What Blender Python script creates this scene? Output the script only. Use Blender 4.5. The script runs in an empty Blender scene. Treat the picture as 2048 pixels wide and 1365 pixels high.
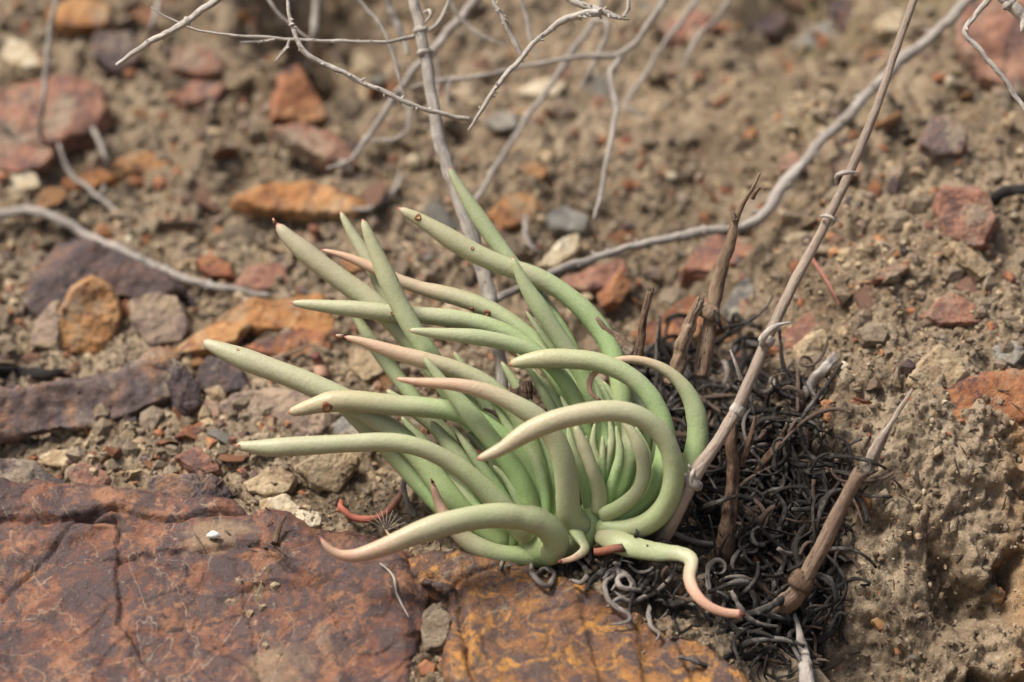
import bpy, bmesh, math, random
import numpy as np
from mathutils import Vector, Matrix
from mathutils.bvhtree import BVHTree
random.seed(7); np.random.seed(7)
RNG = np.random.default_rng(11)
scene = bpy.context.scene
COL = scene.collection
R = math.radians

# ------------------------------------------------------------------ camera, sky, sun, exposure
PITCH = R(20.0); D0 = 1.11; LENS = 100.0; K = 36.0 / LENS
FWD = np.array([0, math.cos(PITCH), -math.sin(PITCH)])
UPV = np.array([0, math.sin(PITCH), math.cos(PITCH)])
RGT = np.array([1.0, 0, 0])
PX = K / 2048 * D0                      # metres per photo pixel at the plant (about 0.2 mm)

def ray(px, py):
    return FWD + RGT * ((px - 1024) / 2048 * K) - UPV * ((py - 682.5) / 2048 * K)
CAM = -D0 * ray(1150, 1080)             # the plant's foot is the world origin
def at(px, py, d=0.0):                  # point seen at photo pixel, d millimetres behind the plant's foot
    return CAM + (D0 + d * 0.001) * ray(px, py)

cam = bpy.data.cameras.new('camera'); camo = bpy.data.objects.new('camera', cam); COL.objects.link(camo)
camo.location = CAM; camo.rotation_euler = (math.pi / 2 - PITCH, 0, 0)
cam.lens = LENS; cam.sensor_width = 36; cam.clip_start = 0.01; cam.clip_end = 100
cam.dof.use_dof = True; cam.dof.focus_distance = D0 - 0.008; cam.dof.aperture_fstop = 4.5
scene.camera = camo

SUN_EL, SUN_AZ = R(62), R(-102)         # azimuth clockwise from +Y: high on the left
w = bpy.data.worlds.new('World'); scene.world = w; w.use_nodes = True
nt = w.node_tree; bg = nt.nodes['Background']
sky = nt.nodes.new('ShaderNodeTexSky'); sky.sky_type = 'NISHITA'; sky.sun_disc = False
sky.sun_elevation = SUN_EL; sky.sun_rotation = SUN_AZ
sky.air_density = 1.0; sky.dust_density = 6.0; sky.ozone_density = 0.6
nt.links.new(sky.outputs[0], bg.inputs[0]); bg.inputs[1].default_value = 0.062
sl = bpy.data.lights.new('sun', 'SUN'); so = bpy.data.objects.new('sun', sl); COL.objects.link(so)
sl.energy = 2.2; sl.angle = R(18); sl.color = (1.0, 0.97, 0.92)
sd = Vector((math.sin(SUN_AZ) * math.cos(SUN_EL), math.cos(SUN_AZ) * math.cos(SUN_EL), math.sin(SUN_EL)))
so.rotation_euler = sd.to_track_quat('Z', 'Y').to_euler()
so.location = (0, 0, 3)
vs = scene.view_settings
vs.view_transform = 'Standard'; vs.look = 'None'; vs.gamma = 1.0; vs.exposure = 1.36; vs.use_curve_mapping = False
scene.cycles.max_bounces = 6; scene.cycles.use_denoising = True

# ------------------------------------------------------------------ noise in numpy
_P = np.random.default_rng(5).permutation(256); _P = np.concatenate([_P, _P, _P])
_G = np.array([[1,1,0],[-1,1,0],[1,-1,0],[-1,-1,0],[1,0,1],[-1,0,1],[1,0,-1],[-1,0,-1],[0,1,1],[0,-1,1],[0,1,-1],[0,-1,-1]], float)
def perlin(p):
    p = np.asarray(p, float); i = np.floor(p).astype(int); f = p - i; i &= 255
    u = f * f * f * (f * (f * 6 - 15) + 10); out = 0.0
    for dx in (0, 1):
        wx = u[:, 0] if dx else 1 - u[:, 0]
        for dy in (0, 1):
            wy = u[:, 1] if dy else 1 - u[:, 1]
            for dz in (0, 1):
                wz = u[:, 2] if dz else 1 - u[:, 2]
                g = _G[_P[_P[_P[(i[:, 0] + dx) & 255] + ((i[:, 1] + dy) & 255)] + ((i[:, 2] + dz) & 255)] % 12]
                out = out + wx * wy * wz * (g[:, 0] * (f[:, 0] - dx) + g[:, 1] * (f[:, 1] - dy) + g[:, 2] * (f[:, 2] - dz))
    return out
def fbm(p, o=4, r=0.5):
    a, s, t = 1.0, 1.0, 0.0
    for k in range(o):
        t = t + a * perlin(np.asarray(p) * s + 17.3 * k); a *= r; s *= 2.03
    return t
def worley(p):                          # distance to the nearest and next nearest random point
    i = np.floor(p).astype(int); f1 = np.full(len(p), 9.0); f2 = np.full(len(p), 9.0)
    for dx in (-1, 0, 1):
        for dy in (-1, 0, 1):
            for dz in (-1, 0, 1):
                c = i + (dx, dy, dz); h = _P[_P[_P[c[:, 0] & 255] + (c[:, 1] & 255)] + (c[:, 2] & 255)]
                q = c + np.stack([_P[h] / 256, _P[h + 85] / 256, _P[h + 170] / 256], 1)
                d = np.sqrt(((q - p) ** 2).sum(1))
                f2 = np.minimum(f2, np.maximum(f1, d)); f1 = np.minimum(f1, d)
    return f1, f2
def sstep(x, a, b):
    t = np.clip((x - a) / (b - a), 0, 1); return t * t * (3 - 2 * t)

# ------------------------------------------------------------------ mesh helpers
def mk_mesh(name, V, quads=None, tris=None, smooth=True):
    me = bpy.data.meshes.new(name); V = np.asarray(V, np.float32)
    q = np.zeros((0, 4), int) if quads is None else np.asarray(quads, int).reshape(-1, 4)
    t = np.zeros((0, 3), int) if tris is None else np.asarray(tris, int).reshape(-1, 3)
    me.vertices.add(len(V)); me.vertices.foreach_set('co', V.ravel())
    loops = np.concatenate([q.ravel(), t.ravel()]).astype(np.int32)
    tot = np.concatenate([np.full(len(q), 4), np.full(len(t), 3)]).astype(np.int32)
    me.loops.add(len(loops)); me.loops.foreach_set('vertex_index', loops)
    me.polygons.add(len(tot)); me.polygons.foreach_set('loop_start', np.concatenate([[0], np.cumsum(tot)[:-1]]).astype(np.int32))
    me.polygons.foreach_set('loop_total', tot)
    me.update(calc_edges=True); me.validate()
    me.polygons.foreach_set('use_smooth', np.full(len(me.polygons), smooth))
    return me
def put(name, me, mat, parent=None, loc=None):
    o = bpy.data.objects.new(name, me); COL.objects.link(o)
    if mat is not None and not me.materials: me.materials.append(mat)
    if loc is not None: o.location = loc
    if parent is not None: o.parent = parent
    return o
def tag(o, label=None, cat=None, group=None, kind=None):
    if label: o['label'] = label
    if cat: o['category'] = cat
    if group: o['group'] = group
    if kind: o['kind'] = kind
    return o
def centred(name, V, mat, quads=None, tris=None, smooth=True, parent=None, base=None):
    V = np.asarray(V); c = V.mean(0) if base is None else np.asarray(base)
    o = put(name, mk_mesh(name, V - c, quads, tris, smooth), mat)
    if LASTF[0] is not None and len(LASTF[0]) == len(V): fibattr(o, LASTF[0])
    LASTF[0] = None
    if parent is not None:
        o.parent = parent; o.location = Vector(c) - parent.location
    else: o.location = c
    return o
def empty(name, loc):
    o = bpy.data.objects.new(name, None); COL.objects.link(o); o.location = loc; o.empty_display_size = 0.01; return o
def attr(o, name, vals):                # vals (n,4) per vertex
    a = o.data.attributes.new(name, 'FLOAT_COLOR', 'POINT'); a.data.foreach_set('color', np.asarray(vals, np.float32).ravel())

def spline(P, n, m=12):
    P = np.asarray(P, float)
    if len(P) == 2: P = np.array([P[0], (P[0] + P[1]) / 2, P[1]])
    E = np.vstack([2 * P[0] - P[1], P, 2 * P[-1] - P[-2]]); out = []
    for k in range(1, len(E) - 2):
        a, b, c, d = E[k - 1:k + 3]
        for t in np.linspace(0, 1, m, endpoint=False):
            out.append(0.5 * (2 * b + (c - a) * t + (2 * a - 5 * b + 4 * c - d) * t * t + (3 * b - a - 3 * c + d) * t ** 3))
    out.append(E[-2]); out = np.array(out)
    s = np.concatenate([[0], np.cumsum(np.linalg.norm(np.diff(out[:, :3], axis=0), axis=1))]); s /= s[-1]
    q = np.linspace(0, 1, n)
    return np.stack([np.interp(q, s, out[:, j]) for j in range(out.shape[1])], 1), q
def frames(C):
    T = np.gradient(C, axis=0); T /= np.linalg.norm(T, axis=1)[:, None] + 1e-12
    N = np.zeros_like(C); v = np.cross(T[0], -FWD); v /= np.linalg.norm(v) + 1e-9; N[0] = v
    for i in range(1, len(C)):
        v = N[i - 1] - T[i] * N[i - 1].dot(T[i]); N[i] = v / (np.linalg.norm(v) + 1e-12)
    return T, N, np.cross(T, N)
LASTF = [None]
def tube(C, rad, sides=10, flat=1.0, rough=0.0, rs=300.0, groove=0.0, squash=None, jag=0.0):
    n = len(C); T, N, B = frames(C); a = np.linspace(0, 2 * math.pi, sides, endpoint=False)
    rad = np.asarray(rad, float).reshape(n, 1) * np.ones((1, sides))
    if groove: rad = rad * (1 - groove * np.maximum(0, np.cos(a * 2 + 0.6)) ** 2)[None, :]
    s_ = np.concatenate([[0], np.cumsum(np.linalg.norm(np.diff(C, axis=0), axis=1))]); o_ = RNG.random() * 3
    fib = np.stack([rad * np.cos(a), rad * np.sin(a), np.repeat(s_[:, None] * 0.16, sides, 1) + o_], -1).reshape(-1, 3)
    if rough:                           # ridges run along the fibre, with a few bumps across it
        cr = np.stack([np.cos(a)[None, :] * np.ones((n, 1)) * 1.5, np.sin(a)[None, :] * np.ones((n, 1)) * 1.5, np.repeat((s_ * rs * 0.16 + o_ * 9)[:, None], sides, 1)], -1).reshape(-1, 3)
        rad = rad * (1 + rough * (1.2 * fbm(cr, 3, 0.6) + 0.45 * fbm(np.repeat((s_ * rs)[:, None], sides, 1).reshape(-1, 1) * np.array([[0.35, 0.2, 0.5]]) + cr * 0.6, 2)).reshape(n, sides))
    fl = (np.full(n, flat) if squash is None else np.asarray(squash))[:, None, None]
    V = C[:, None, :] + rad[..., None] * (np.cos(a)[None, :, None] * N[:, None, :] + fl * np.sin(a)[None, :, None] * B[:, None, :])
    cap = C[-1]
    if jag:
        j_ = RNG.random(sides) ** 1.5 * jag * rad[-1].mean() * 2.2
        V[-1] += T[-1] * j_[:, None]; V[-2] += T[-1] * j_[:, None] * 0.3; cap = C[-1] - T[-1] * rad[-1].mean() * 0.6
    V = V.reshape(-1, 3)
    LASTF[0] = np.vstack([fib, fib[:1], fib[-1:]])
    V = np.vstack([V, C[0], cap])
    i = np.arange(n - 1)[:, None] * sides; j = np.arange(sides)[None, :]; j2 = (j + 1) % sides
    Q = np.stack([i + j, i + j2, i + sides + j2, i + sides + j], -1).reshape(-1, 4)
    jj = np.arange(sides); e = (n - 1) * sides
    Tr = np.vstack([np.stack([np.full(sides, n * sides), (jj + 1) % sides, jj], 1), np.stack([np.full(sides, n * sides + 1), e + jj, e + (jj + 1) % sides], 1)])
    return V, Q, Tr
def fibattr(o, F):
    at_ = o.data.attributes.new('fib', 'FLOAT_VECTOR', 'POINT'); at_.data.foreach_set('vector', np.asarray(F, np.float32).ravel())

# ------------------------------------------------------------------ materials
class NT:
    def __init__(s, name):
        s.m = bpy.data.materials.new(name); s.m.use_nodes = True; s.t = s.m.node_tree; s.b = s.t.nodes['Principled BSDF']
    def n(s, typ, **kw):
        x = s.t.nodes.new(typ)
        for k, v in kw.items(): setattr(x, k, v)
        return x
    def l(s, a, b): s.t.links.new(a, b)
    def coords(s, rnd=True):
        tc = s.n('ShaderNodeTexCoord'); out = tc.outputs['Object']
        if rnd:
            oi = s.n('ShaderNodeObjectInfo'); m = s.n('ShaderNodeMath', operation='MULTIPLY'); m.inputs[1].default_value = 13.0
            s.l(oi.outputs['Random'], m.inputs[0]); v = s.n('ShaderNodeVectorMath', operation='ADD')
            s.l(out, v.inputs[0]); s.l(m.outputs[0], v.inputs[1]); out = v.outputs[0]
        return out
    def noise(s, co, scale, detail=4, rough=0.55, dist=0.0):
        x = s.n('ShaderNodeTexNoise'); x.inputs['Scale'].default_value = scale; x.inputs['Detail'].default_value = detail
        x.inputs['Roughness'].default_value = rough; x.inputs['Distortion'].default_value = dist; s.l(co, x.inputs['Vector']); return x.outputs[0]
    def ramp(s, fac, stops, interp='LINEAR'):
        x = s.n('ShaderNodeValToRGB'); cr = x.color_ramp; cr.interpolation = interp
        while len(cr.elements) < len(stops): cr.elements.new(0.5)
        for e, (p, c) in zip(cr.elements, stops):
            e.position = p; e.color = (c, c, c, 1) if isinstance(c, (int, float)) else (*c, 1)
        s.l(fac, x.inputs[0]); return x.outputs[0]
    def mix(s, fac, a, b, blend='MIX'):
        x = s.n('ShaderNodeMix', data_type='RGBA', blend_type=blend)
        for k, v in ((0, fac), (6, a), (7, b)):
            if isinstance(v, (int, float)): x.inputs[k].default_value = v
            elif isinstance(v, tuple): x.inputs[k].default_value = (*v, 1)
            else: s.l(v, x.inputs[k])
        return x.outputs[2]
    def math(s, op, a, b=None, clamp=False):
        x = s.n('ShaderNodeMath', operation=op, use_clamp=clamp)
        for k, v in ((0, a), (1, b)):
            if v is None: continue
            if isinstance(v, (int, float)): x.inputs[k].default_value = v
            else: s.l(v, x.inputs[k])
        return x.outputs[0]
    def bump(s, h, dist, strength=1.0, prev=None):
        x = s.n('ShaderNodeBump'); x.inputs['Distance'].default_value = dist; x.inputs['Strength'].default_value = strength
        s.l(h, x.inputs['Height'])
        if prev is not None: s.l(prev, x.inputs['Normal'])
        return x.outputs[0]
    def done(s, col, rough=0.8, normal=None, spec=0.3):
        if isinstance(col, tuple): s.b.inputs['Base Color'].default_value = (*col, 1)
        else: s.l(col, s.b.inputs['Base Color'])
        if isinstance(rough, (int, float)): s.b.inputs['Roughness'].default_value = rough
        else: s.l(rough, s.b.inputs['Roughness'])
        s.b.inputs['Specular IOR Level'].default_value = spec
        if normal is not None: s.l(normal, s.b.inputs['Normal'])
        return s.m

def rock_mat(name, stops, dark, dust, dust_amt=0.5, scale=45.0, spec=0.35):
    M = NT(name); co = M.coords()
    n1 = M.noise(co, scale, 9, 0.70, 0.8)
    c = M.ramp(n1, [((p - 0.5) * 0.8 + 0.5, q) for p, q in stops])
    n2 = M.noise(co, scale * 2.2, 8, 0.74, 0.5)
    c = M.mix(M.ramp(n2, [(0.52, 0.0), (0.58, 0.85)]), c, dark)
    n3 = M.noise(co, scale * 0.8, 9, 0.74, 0.3)
    c = M.mix(M.ramp(n3, [(0.60 - 0.16 * dust_amt, 0.0), (0.68 - 0.12 * dust_amt, 0.8)]), c, dust)
    n4 = M.noise(co, scale * 10, 6, 0.7)
    c = M.mix(M.ramp(n4, [(0.34, 0.75), (0.44, 0.0)]), c, tuple(x * 0.45 for x in dark))
    c = M.mix(M.ramp(n4, [(0.60, 0.0), (0.70, 0.6)]), c, dust)
    nb = M.bump(M.noise(co, scale * 4, 8, 0.72), 0.0022, 1.0)
    nb = M.bump(n4, 0.0008, 1.0, nb)
    return M.done(c, M.ramp(n2, [(0.3, 0.8), (0.7, 0.5)]), nb, spec)

TAN = (0.34, 0.25, 0.15); SOIL = (0.30, 0.235, 0.16)
RM = {
 'rust':   rock_mat('rust_rock', [(0.30, (0.16, 0.055, 0.03)), (0.45, (0.30, 0.115, 0.05)), (0.56, (0.38, 0.17, 0.07)), (0.70, (0.42, 0.25, 0.12))], (0.085, 0.045, 0.045), SOIL, 0.35),
 'orange': rock_mat('orange_rock', [(0.30, (0.22, 0.085, 0.03)), (0.46, (0.38, 0.17, 0.055)), (0.58, (0.45, 0.24, 0.095)), (0.72, (0.48, 0.34, 0.20))], (0.16, 0.07, 0.04), TAN, 0.5),
 'red':    rock_mat('red_rock', [(0.30, (0.19, 0.085, 0.055)), (0.48, (0.29, 0.135, 0.085)), (0.62, (0.34, 0.185, 0.115)), (0.75, (0.37, 0.25, 0.165))], (0.12, 0.066, 0.056), SOIL, 0.55),
 'purple': rock_mat('purple_rock', [(0.30, (0.085, 0.06, 0.055)), (0.46, (0.15, 0.10, 0.085)), (0.56, (0.24, 0.13, 0.08)), (0.68, (0.36, 0.20, 0.09))], (0.105, 0.082, 0.082), SOIL, 0.5),
 'mauve':  rock_mat('mauve_rock', [(0.30, (0.20, 0.135, 0.10)), (0.46, (0.30, 0.215, 0.15)), (0.58, (0.36, 0.27, 0.18)), (0.70, (0.38, 0.24, 0.13))], (0.15, 0.10, 0.085), TAN, 0.5),
 'tan':    rock_mat('tan_rock', [(0.30, (0.30, 0.20, 0.11)), (0.46, (0.42, 0.31, 0.18)), (0.60, (0.47, 0.37, 0.23)), (0.72, (0.42, 0.26, 0.12))], (0.25, 0.16, 0.09), TAN, 0.5),
 'cream':  rock_mat('cream_rock', [(0.30, (0.42, 0.31, 0.18)), (0.48, (0.55, 0.44, 0.28)), (0.62, (0.60, 0.52, 0.38)), (0.75, (0.48, 0.32, 0.16))], (0.34, 0.23, 0.12), TAN, 0.3),
 'grey':   rock_mat('grey_rock', [(0.30, (0.17, 0.16, 0.14)), (0.48, (0.26, 0.24, 0.20)), (0.62, (0.32, 0.29, 0.23)), (0.75, (0.36, 0.28, 0.19))], (0.13, 0.115, 0.105), TAN, 0.4),
 'dark':   rock_mat('dark_rock', [(0.30, (0.05, 0.038, 0.04)), (0.48, (0.09, 0.06, 0.055)), (0.62, (0.14, 0.08, 0.06)), (0.75, (0.28, 0.15, 0.07))], (0.05, 0.04, 0.042), SOIL, 0.45),
 'clod':   rock_mat('clod_soil', [(0.30, (0.16, 0.117, 0.076)), (0.48, (0.245, 0.188, 0.128)), (0.62, (0.31, 0.244, 0.170)), (0.75, (0.36, 0.29, 0.21))], (0.17, 0.12, 0.075), SOIL, 0.6, 60, 0.15),
}

def soil_mat():
    M = NT('dry_soil'); co = M.coords(False)
    a = M.n('ShaderNodeAttribute', attribute_name='soil'); sp = M.n('ShaderNodeSeparateColor'); M.l(a.outputs[0], sp.inputs[0])
    n1 = M.noise(co, 14, 6, 0.6)
    n1 = M.mix(0.45, n1, M.noise(co, 55, 7, 0.7)); c = M.ramp(n1, [(0.38, (0.150, 0.106, 0.066)), (0.5, (0.260, 0.195, 0.126)), (0.62, (0.355, 0.276, 0.184))])
    n2 = M.noise(co, 160, 6, 0.7)
    c = M.mix(M.ramp(n2, [(0.50, 0.0), (0.62, 0.8)]), c, (0.125, 0.090, 0.058))
    n3 = M.noise(co, 520, 4, 0.6)
    c = M.mix(M.ramp(n3, [(0.57, 0.0), (0.68, 0.75)]), c, (0.44, 0.355, 0.25))
    n4 = M.noise(co, 330, 3, 0.6)
    c = M.mix(M.ramp(n4, [(0.64, 0.0), (0.70, 0.8)]), c, (0.34, 0.16, 0.06))
    n6 = M.noise(co, 700, 2, 0.6)
    c = M.mix(M.ramp(n6, [(0.28, 0.75), (0.36, 0.0)]), c, (0.09, 0.065, 0.045))
    n5 = M.noise(co, 40, 5, 0.7)
    c = M.mix(M.math('MULTIPLY', sp.outputs[1], M.ramp(n5, [(0.45, 0.0), (0.62, 0.55)])), c, (0.19, 0.175, 0.07))
    humus_shade = M.math('MULTIPLY', sp.outputs[0], M.ramp(n2, [(0.25, 1.0), (0.68, 0.62)]))
    c = M.mix(humus_shade, c, (0.035, 0.027, 0.022))  # ash and humus, with the leaf heap's shade mixed into the colour
    ir = M.math('MULTIPLY', sp.outputs[2], M.ramp(n5, [(0.35, 0.2), (0.6, 1.0)]))
    c = M.mix(ir, c, (0.36, 0.19, 0.07))
    b = M.bump(M.noise(co, 220, 6, 0.7), 0.0022, 1.0)
    b = M.bump(M.noise(co, 900, 4, 0.65), 0.0008, 1.0, b)
    return M.done(c, 0.95, b, 0.12)

def leaf_mat():
    M = NT('succulent_leaf'); co = M.coords()
    a = M.n('ShaderNodeAttribute', attribute_name='leaf'); sp = M.n('ShaderNodeSeparateColor'); M.l(a.outputs[0], sp.inputs[0])
    t, tan_, pink = sp.outputs[0], sp.outputs[1], sp.outputs[2]
    g = M.ramp(t, [(0.0, (0.29, 0.32, 0.165)), (0.35, (0.255, 0.315, 0.150)), (0.62, (0.222, 0.335, 0.122)), (1.0, (0.285, 0.405, 0.132))])
    n1 = M.noise(co, 70, 5, 0.6)
    tn = M.math('MULTIPLY', tan_, M.ramp(n1, [(0.25, 0.5), (0.7, 0.98)]), True)
    c = M.mix(tn, g, (0.370, 0.322, 0.212))
    pk = M.math('MULTIPLY', pink, M.ramp(n1, [(0.25, 0.75), (0.7, 1.1)]), True)
    c = M.mix(pk, c, (0.50, 0.265, 0.18))
    n2 = M.noise(co, 1500, 3, 0.6)
    c = M.mix(M.ramp(n2, [(0.40, 0.0), (0.66, 0.20)]), c, (0.46, 0.45, 0.33))
    c = M.mix(M.ramp(n2, [(0.34, 0.16), (0.52, 0.0)]), c, (0.13, 0.18, 0.07))
    n6 = M.noise(co, 38, 5, 0.6); c = M.mix(M.ramp(n6, [(0.50, 0.0), (0.64, 0.45)]), c, (0.33, 0.285, 0.19))
    n3 = M.noise(co, 260, 3, 0.5)
    c = M.mix(M.ramp(n3, [(0.74, 0.0), (0.79, 0.45)]), c, (0.33, 0.13, 0.08))
    tip = M.ramp(t, [(0.006, 1.0), (0.020, 0.0)])
    c = M.mix(M.math('MULTIPLY', tip, 0.85), c, (0.30, 0.07, 0.055))
    b = M.bump(M.noise(co, 700, 3, 0.6), 0.00022, 0.8)
    b = M.bump(M.noise(co, 130, 3, 0.5), 0.0006, 0.5, b)
    M.b.inputs['Subsurface Weight'].default_value = 0.12; M.b.inputs['Subsurface Scale'].default_value = 0.003
    M.b.inputs['Subsurface Radius'].default_value = (0.8, 1.0, 0.4)
    return M.done(c, M.ramp(n1, [(0.3, 0.40), (0.7, 0.58)]), b, 0.38)

def fibre_mat(name, lo, hi, pale, pale_amt, speck=(0.02, 0.016, 0.014), rough=0.8, sc=1.0, crackw=0.36):
    M = NT(name); fa = M.n('ShaderNodeAttribute', attribute_name='fib'); co = fa.outputs['Vector']; oc = M.coords()
    n1 = M.noise(co, 260 * sc, 6, 0.65); c = M.ramp(n1, [(0.30, lo), (0.68, hi)])
    n0 = M.noise(oc, 70 * sc, 5, 0.65); c = M.mix(M.ramp(n0, [(0.66 - 0.3 * pale_amt, 0.0), (0.76 - 0.2 * pale_amt, 0.85)]), c, M.ramp(n1, [(0.25, hi), (0.6, pale)]))
    n3 = M.noise(co, 900 * sc, 5, 0.7, 0.6)
    c = M.mix(M.ramp(n3, [(crackw - 0.05, 0.95), (crackw + 0.05, 0.0)]), c, speck)
    n4 = M.noise(oc, 240 * sc, 4, 0.7); c = M.mix(M.ramp(n4, [(0.27, 0.85), (0.35, 0.0)]), c, speck)
    b = M.bump(n3, 0.0010, 1.0); b = M.bump(n4, 0.0006, 0.8, b)
    return M.done(c, rough, b, 0.2)
def tint_mat(name, rough=0.7):          # colour read from the part's own colour attribute
    M = NT(name); co = M.coords(); a = M.n('ShaderNodeAttribute', attribute_name='tint')
    n = M.noise(co, 350, 4, 0.6); c = M.mix(M.ramp(n, [(0.3, 0.35), (0.7, 0.0)]), a.outputs[0], (0.06, 0.03, 0.02))
    return M.done(c, rough, M.bump(M.noise(co, 800, 3, 0.6), 0.0003, 0.8), 0.25)

SOILM = soil_mat(); LEAF = leaf_mat()
DEAD = fibre_mat('charred_leaf', (0.011, 0.009, 0.0078), (0.042, 0.035, 0.029), (0.24, 0.22, 0.195), 0.46, (0.005, 0.0045, 0.004), rough=0.8)
DEADBROWN = fibre_mat('dry_brown_leaf', (0.06, 0.04, 0.03), (0.13, 0.09, 0.065), (0.22, 0.17, 0.13), 0.12)
DEADGREY = fibre_mat('dry_grey_leaf', (0.10, 0.086, 0.074), (0.24, 0.205, 0.175), (0.40, 0.355, 0.315), 0.35, (0.03, 0.025, 0.02))
BARK = fibre_mat('grey_bark', (0.27, 0.235, 0.195), (0.47, 0.42, 0.36), (0.62, 0.57, 0.50), 0.4, (0.045, 0.036, 0.03))
BARKBACK = fibre_mat('weathered_bark', (0.20, 0.172, 0.145), (0.36, 0.318, 0.272), (0.50, 0.455, 0.40), 0.4, (0.035, 0.028, 0.023))
BARKPINK = fibre_mat('pinkish_bark', (0.22, 0.168, 0.128), (0.36, 0.288, 0.225), (0.44, 0.375, 0.31), 0.3, (0.07, 0.05, 0.04), crackw=0.3)
STALK = fibre_mat('brown_stalk', (0.13, 0.082, 0.05), (0.29, 0.205, 0.135), (0.40, 0.33, 0.25), 0.35, (0.025, 0.017, 0.012), crackw=0.4)
STALKDK = fibre_mat('dark_stalk', (0.06, 0.037, 0.024), (0.16, 0.10, 0.062), (0.26, 0.20, 0.15), 0.25, (0.014, 0.01, 0.008), crackw=0.42)
BURNT = fibre_mat('burnt_wood', (0.012, 0.010, 0.009), (0.035, 0.03, 0.027), (0.20, 0.13, 0.09), 0.12)
TINT = tint_mat('dried_leaf')

# ------------------------------------------------------------------ the ground
EDGE = np.array([(-300, 980), (0, 990), (300, 1005), (600, 1060), (800, 1105), (1000, 1135), (1200, 1150), (1330, 1110), (1420, 980), (1520, 860), (1640, 800), (1850, 775), (2048, 748), (2400, 730)], float)
def terrace(x, y):
    s1, s2, y1, wd = 0.27, 0.50, 0.13, 0.05
    z = s1 * y + (s2 - s1) * wd * np.log1p(np.exp(np.clip((y - y1) / wd, -40, 40)))
    z = np.where(y > 1.3, s1 * 1.3 + (s2 - s1) * (1.3 - y1) + (y - 1.3) * 0.62, z)
    z = z + 0.048 * sstep(x, 0.045, 0.125) * (1 - sstep(y, 0.12, 0.45) * 0.8)
    return z
ex, ey = [], []
for px, py in EDGE:
    r = ray(px, py); ds = np.linspace(0.9, 1.6, 2000); P = CAM + ds[:, None] * r
    k = np.argmax(P[:, 2] < terrace(P[:, 0], P[:, 1])); ex.append(P[k, 0]); ey.append(P[k, 1])
ex, ey = np.array(ex), np.array(ey)
def base_z(x, y):
    ye = np.interp(x, ex, ey); sf = 0.52 + 1.05 * sstep(x, 0.05, 0.115)
    zt = terrace(x, y); zf = terrace(x, ye) + sf * (y - ye)
    k = 0.006; z = -k * np.logaddexp(-zt / k, -zf / k)
    zb = -0.16 + 0.10 * (y + 0.3); k = 0.03
    return k * np.logaddexp(z / k, zb / k)
def lines(lo, hi, step, far, g=1.12):
    a = list(np.arange(lo, hi, step)); s = step; l = a[0]; left = []
    while l > -far: s *= g; l -= s; left.append(l)
    s = step; r_ = a[-1]; right = []
    while r_ < far: s *= g; r_ += s; right.append(r_)
    return np.array(left[::-1] + a + right)
xs = lines(-0.27, 0.27, 0.00105, 6.0, 1.13)
yfront = np.arange(-0.16, 0.17, 0.00085); s = 0.00085; l = yfront[-1]; back = []
while l < 9: s *= 1.006 if l < 0.95 else 1.12; l += s; back.append(l)
s = 0.00085; l = yfront[0]; fr = []
while l > -4: s *= 1.12; l -= s; fr.append(l)
ys = np.array(fr[::-1] + list(yfront) + back)
X, Y = np.meshgrid(xs, ys); nx, ny = len(xs), len(ys); x, y = X.ravel(), Y.ravel(); z = base_z(x, y)
e = 0.002
N = np.stack([-(base_z(x + e, y) - base_z(x - e, y)) / (2 * e), -(base_z(x, y + e) - base_z(x, y - e)) / (2 * e), np.ones_like(x)], 1)
N /= np.linalg.norm(N, axis=1)[:, None]
P = np.stack([x, y, z], 1)
near = 1 - sstep(np.hypot(x, y), 1.2, 3.0)
right = sstep(x, 0.06, 0.10) * (1 - sstep(y, 0.05, 0.2))
h = 0.010 * fbm(P * 11, 3, 0.5) + 0.005 * fbm(P * 38 + 5, 3, 0.55)
f1, f2 = worley(P * 75 + 0.6 * np.stack([perlin(P * 60), perlin(P * 60 + 9), perlin(P * 60 + 4)], 1))
h += 0.0042 * (np.clip(f2 - f1, 0, 0.45) - 0.2) * (0.7 + 1.2 * perlin(P * 16 + 3)).clip(0.1, 2)
bk = sstep(y, 0.03, 0.16)
q1, q2 = worley(P * 34 + 70 + 0.8 * np.stack([perlin(P * 40 + 2), perlin(P * 40 + 12), perlin(P * 40 + 22)], 1))
h += bk * 0.8 * (0.014 * (np.clip(q2 - q1, 0, 0.5) - 0.2) * (0.4 + 1.6 * perlin(P * 9 + 13)).clip(0, 2) + 0.008 * fbm(P * 24 + 91, 3, 0.55))
f1b, f2b = worley(P * 210 + 40)
h += (0.0014 + 0.0008 * sstep(x, 0.06, 0.10) * (1 - sstep(y, 0.05, 0.2))) * (0.55 - f1b)
h += 0.0022 * fbm(P * 260 + 11, 3, 0.7) - 0.006 * np.clip(perlin(P * 55 + 31) - 0.28, 0, 1) * 2
lowr = sstep(x, 0.125, 0.165) * (1 - sstep(y, -0.005, 0.02))
h += right * (-0.075 * lowr * np.clip(fbm(P * 24 + 61, 4, 0.55) - 0.10, 0, 0.5) - 0.004 * np.clip(perlin(P * 95 + 77) - 0.3, 0, 1) + 0.0022 * fbm(P * 130, 3, 0.6))
h -= right * 0.85 * 0.0042 * (np.clip(f2 - f1, 0, 0.45) - 0.2)
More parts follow.
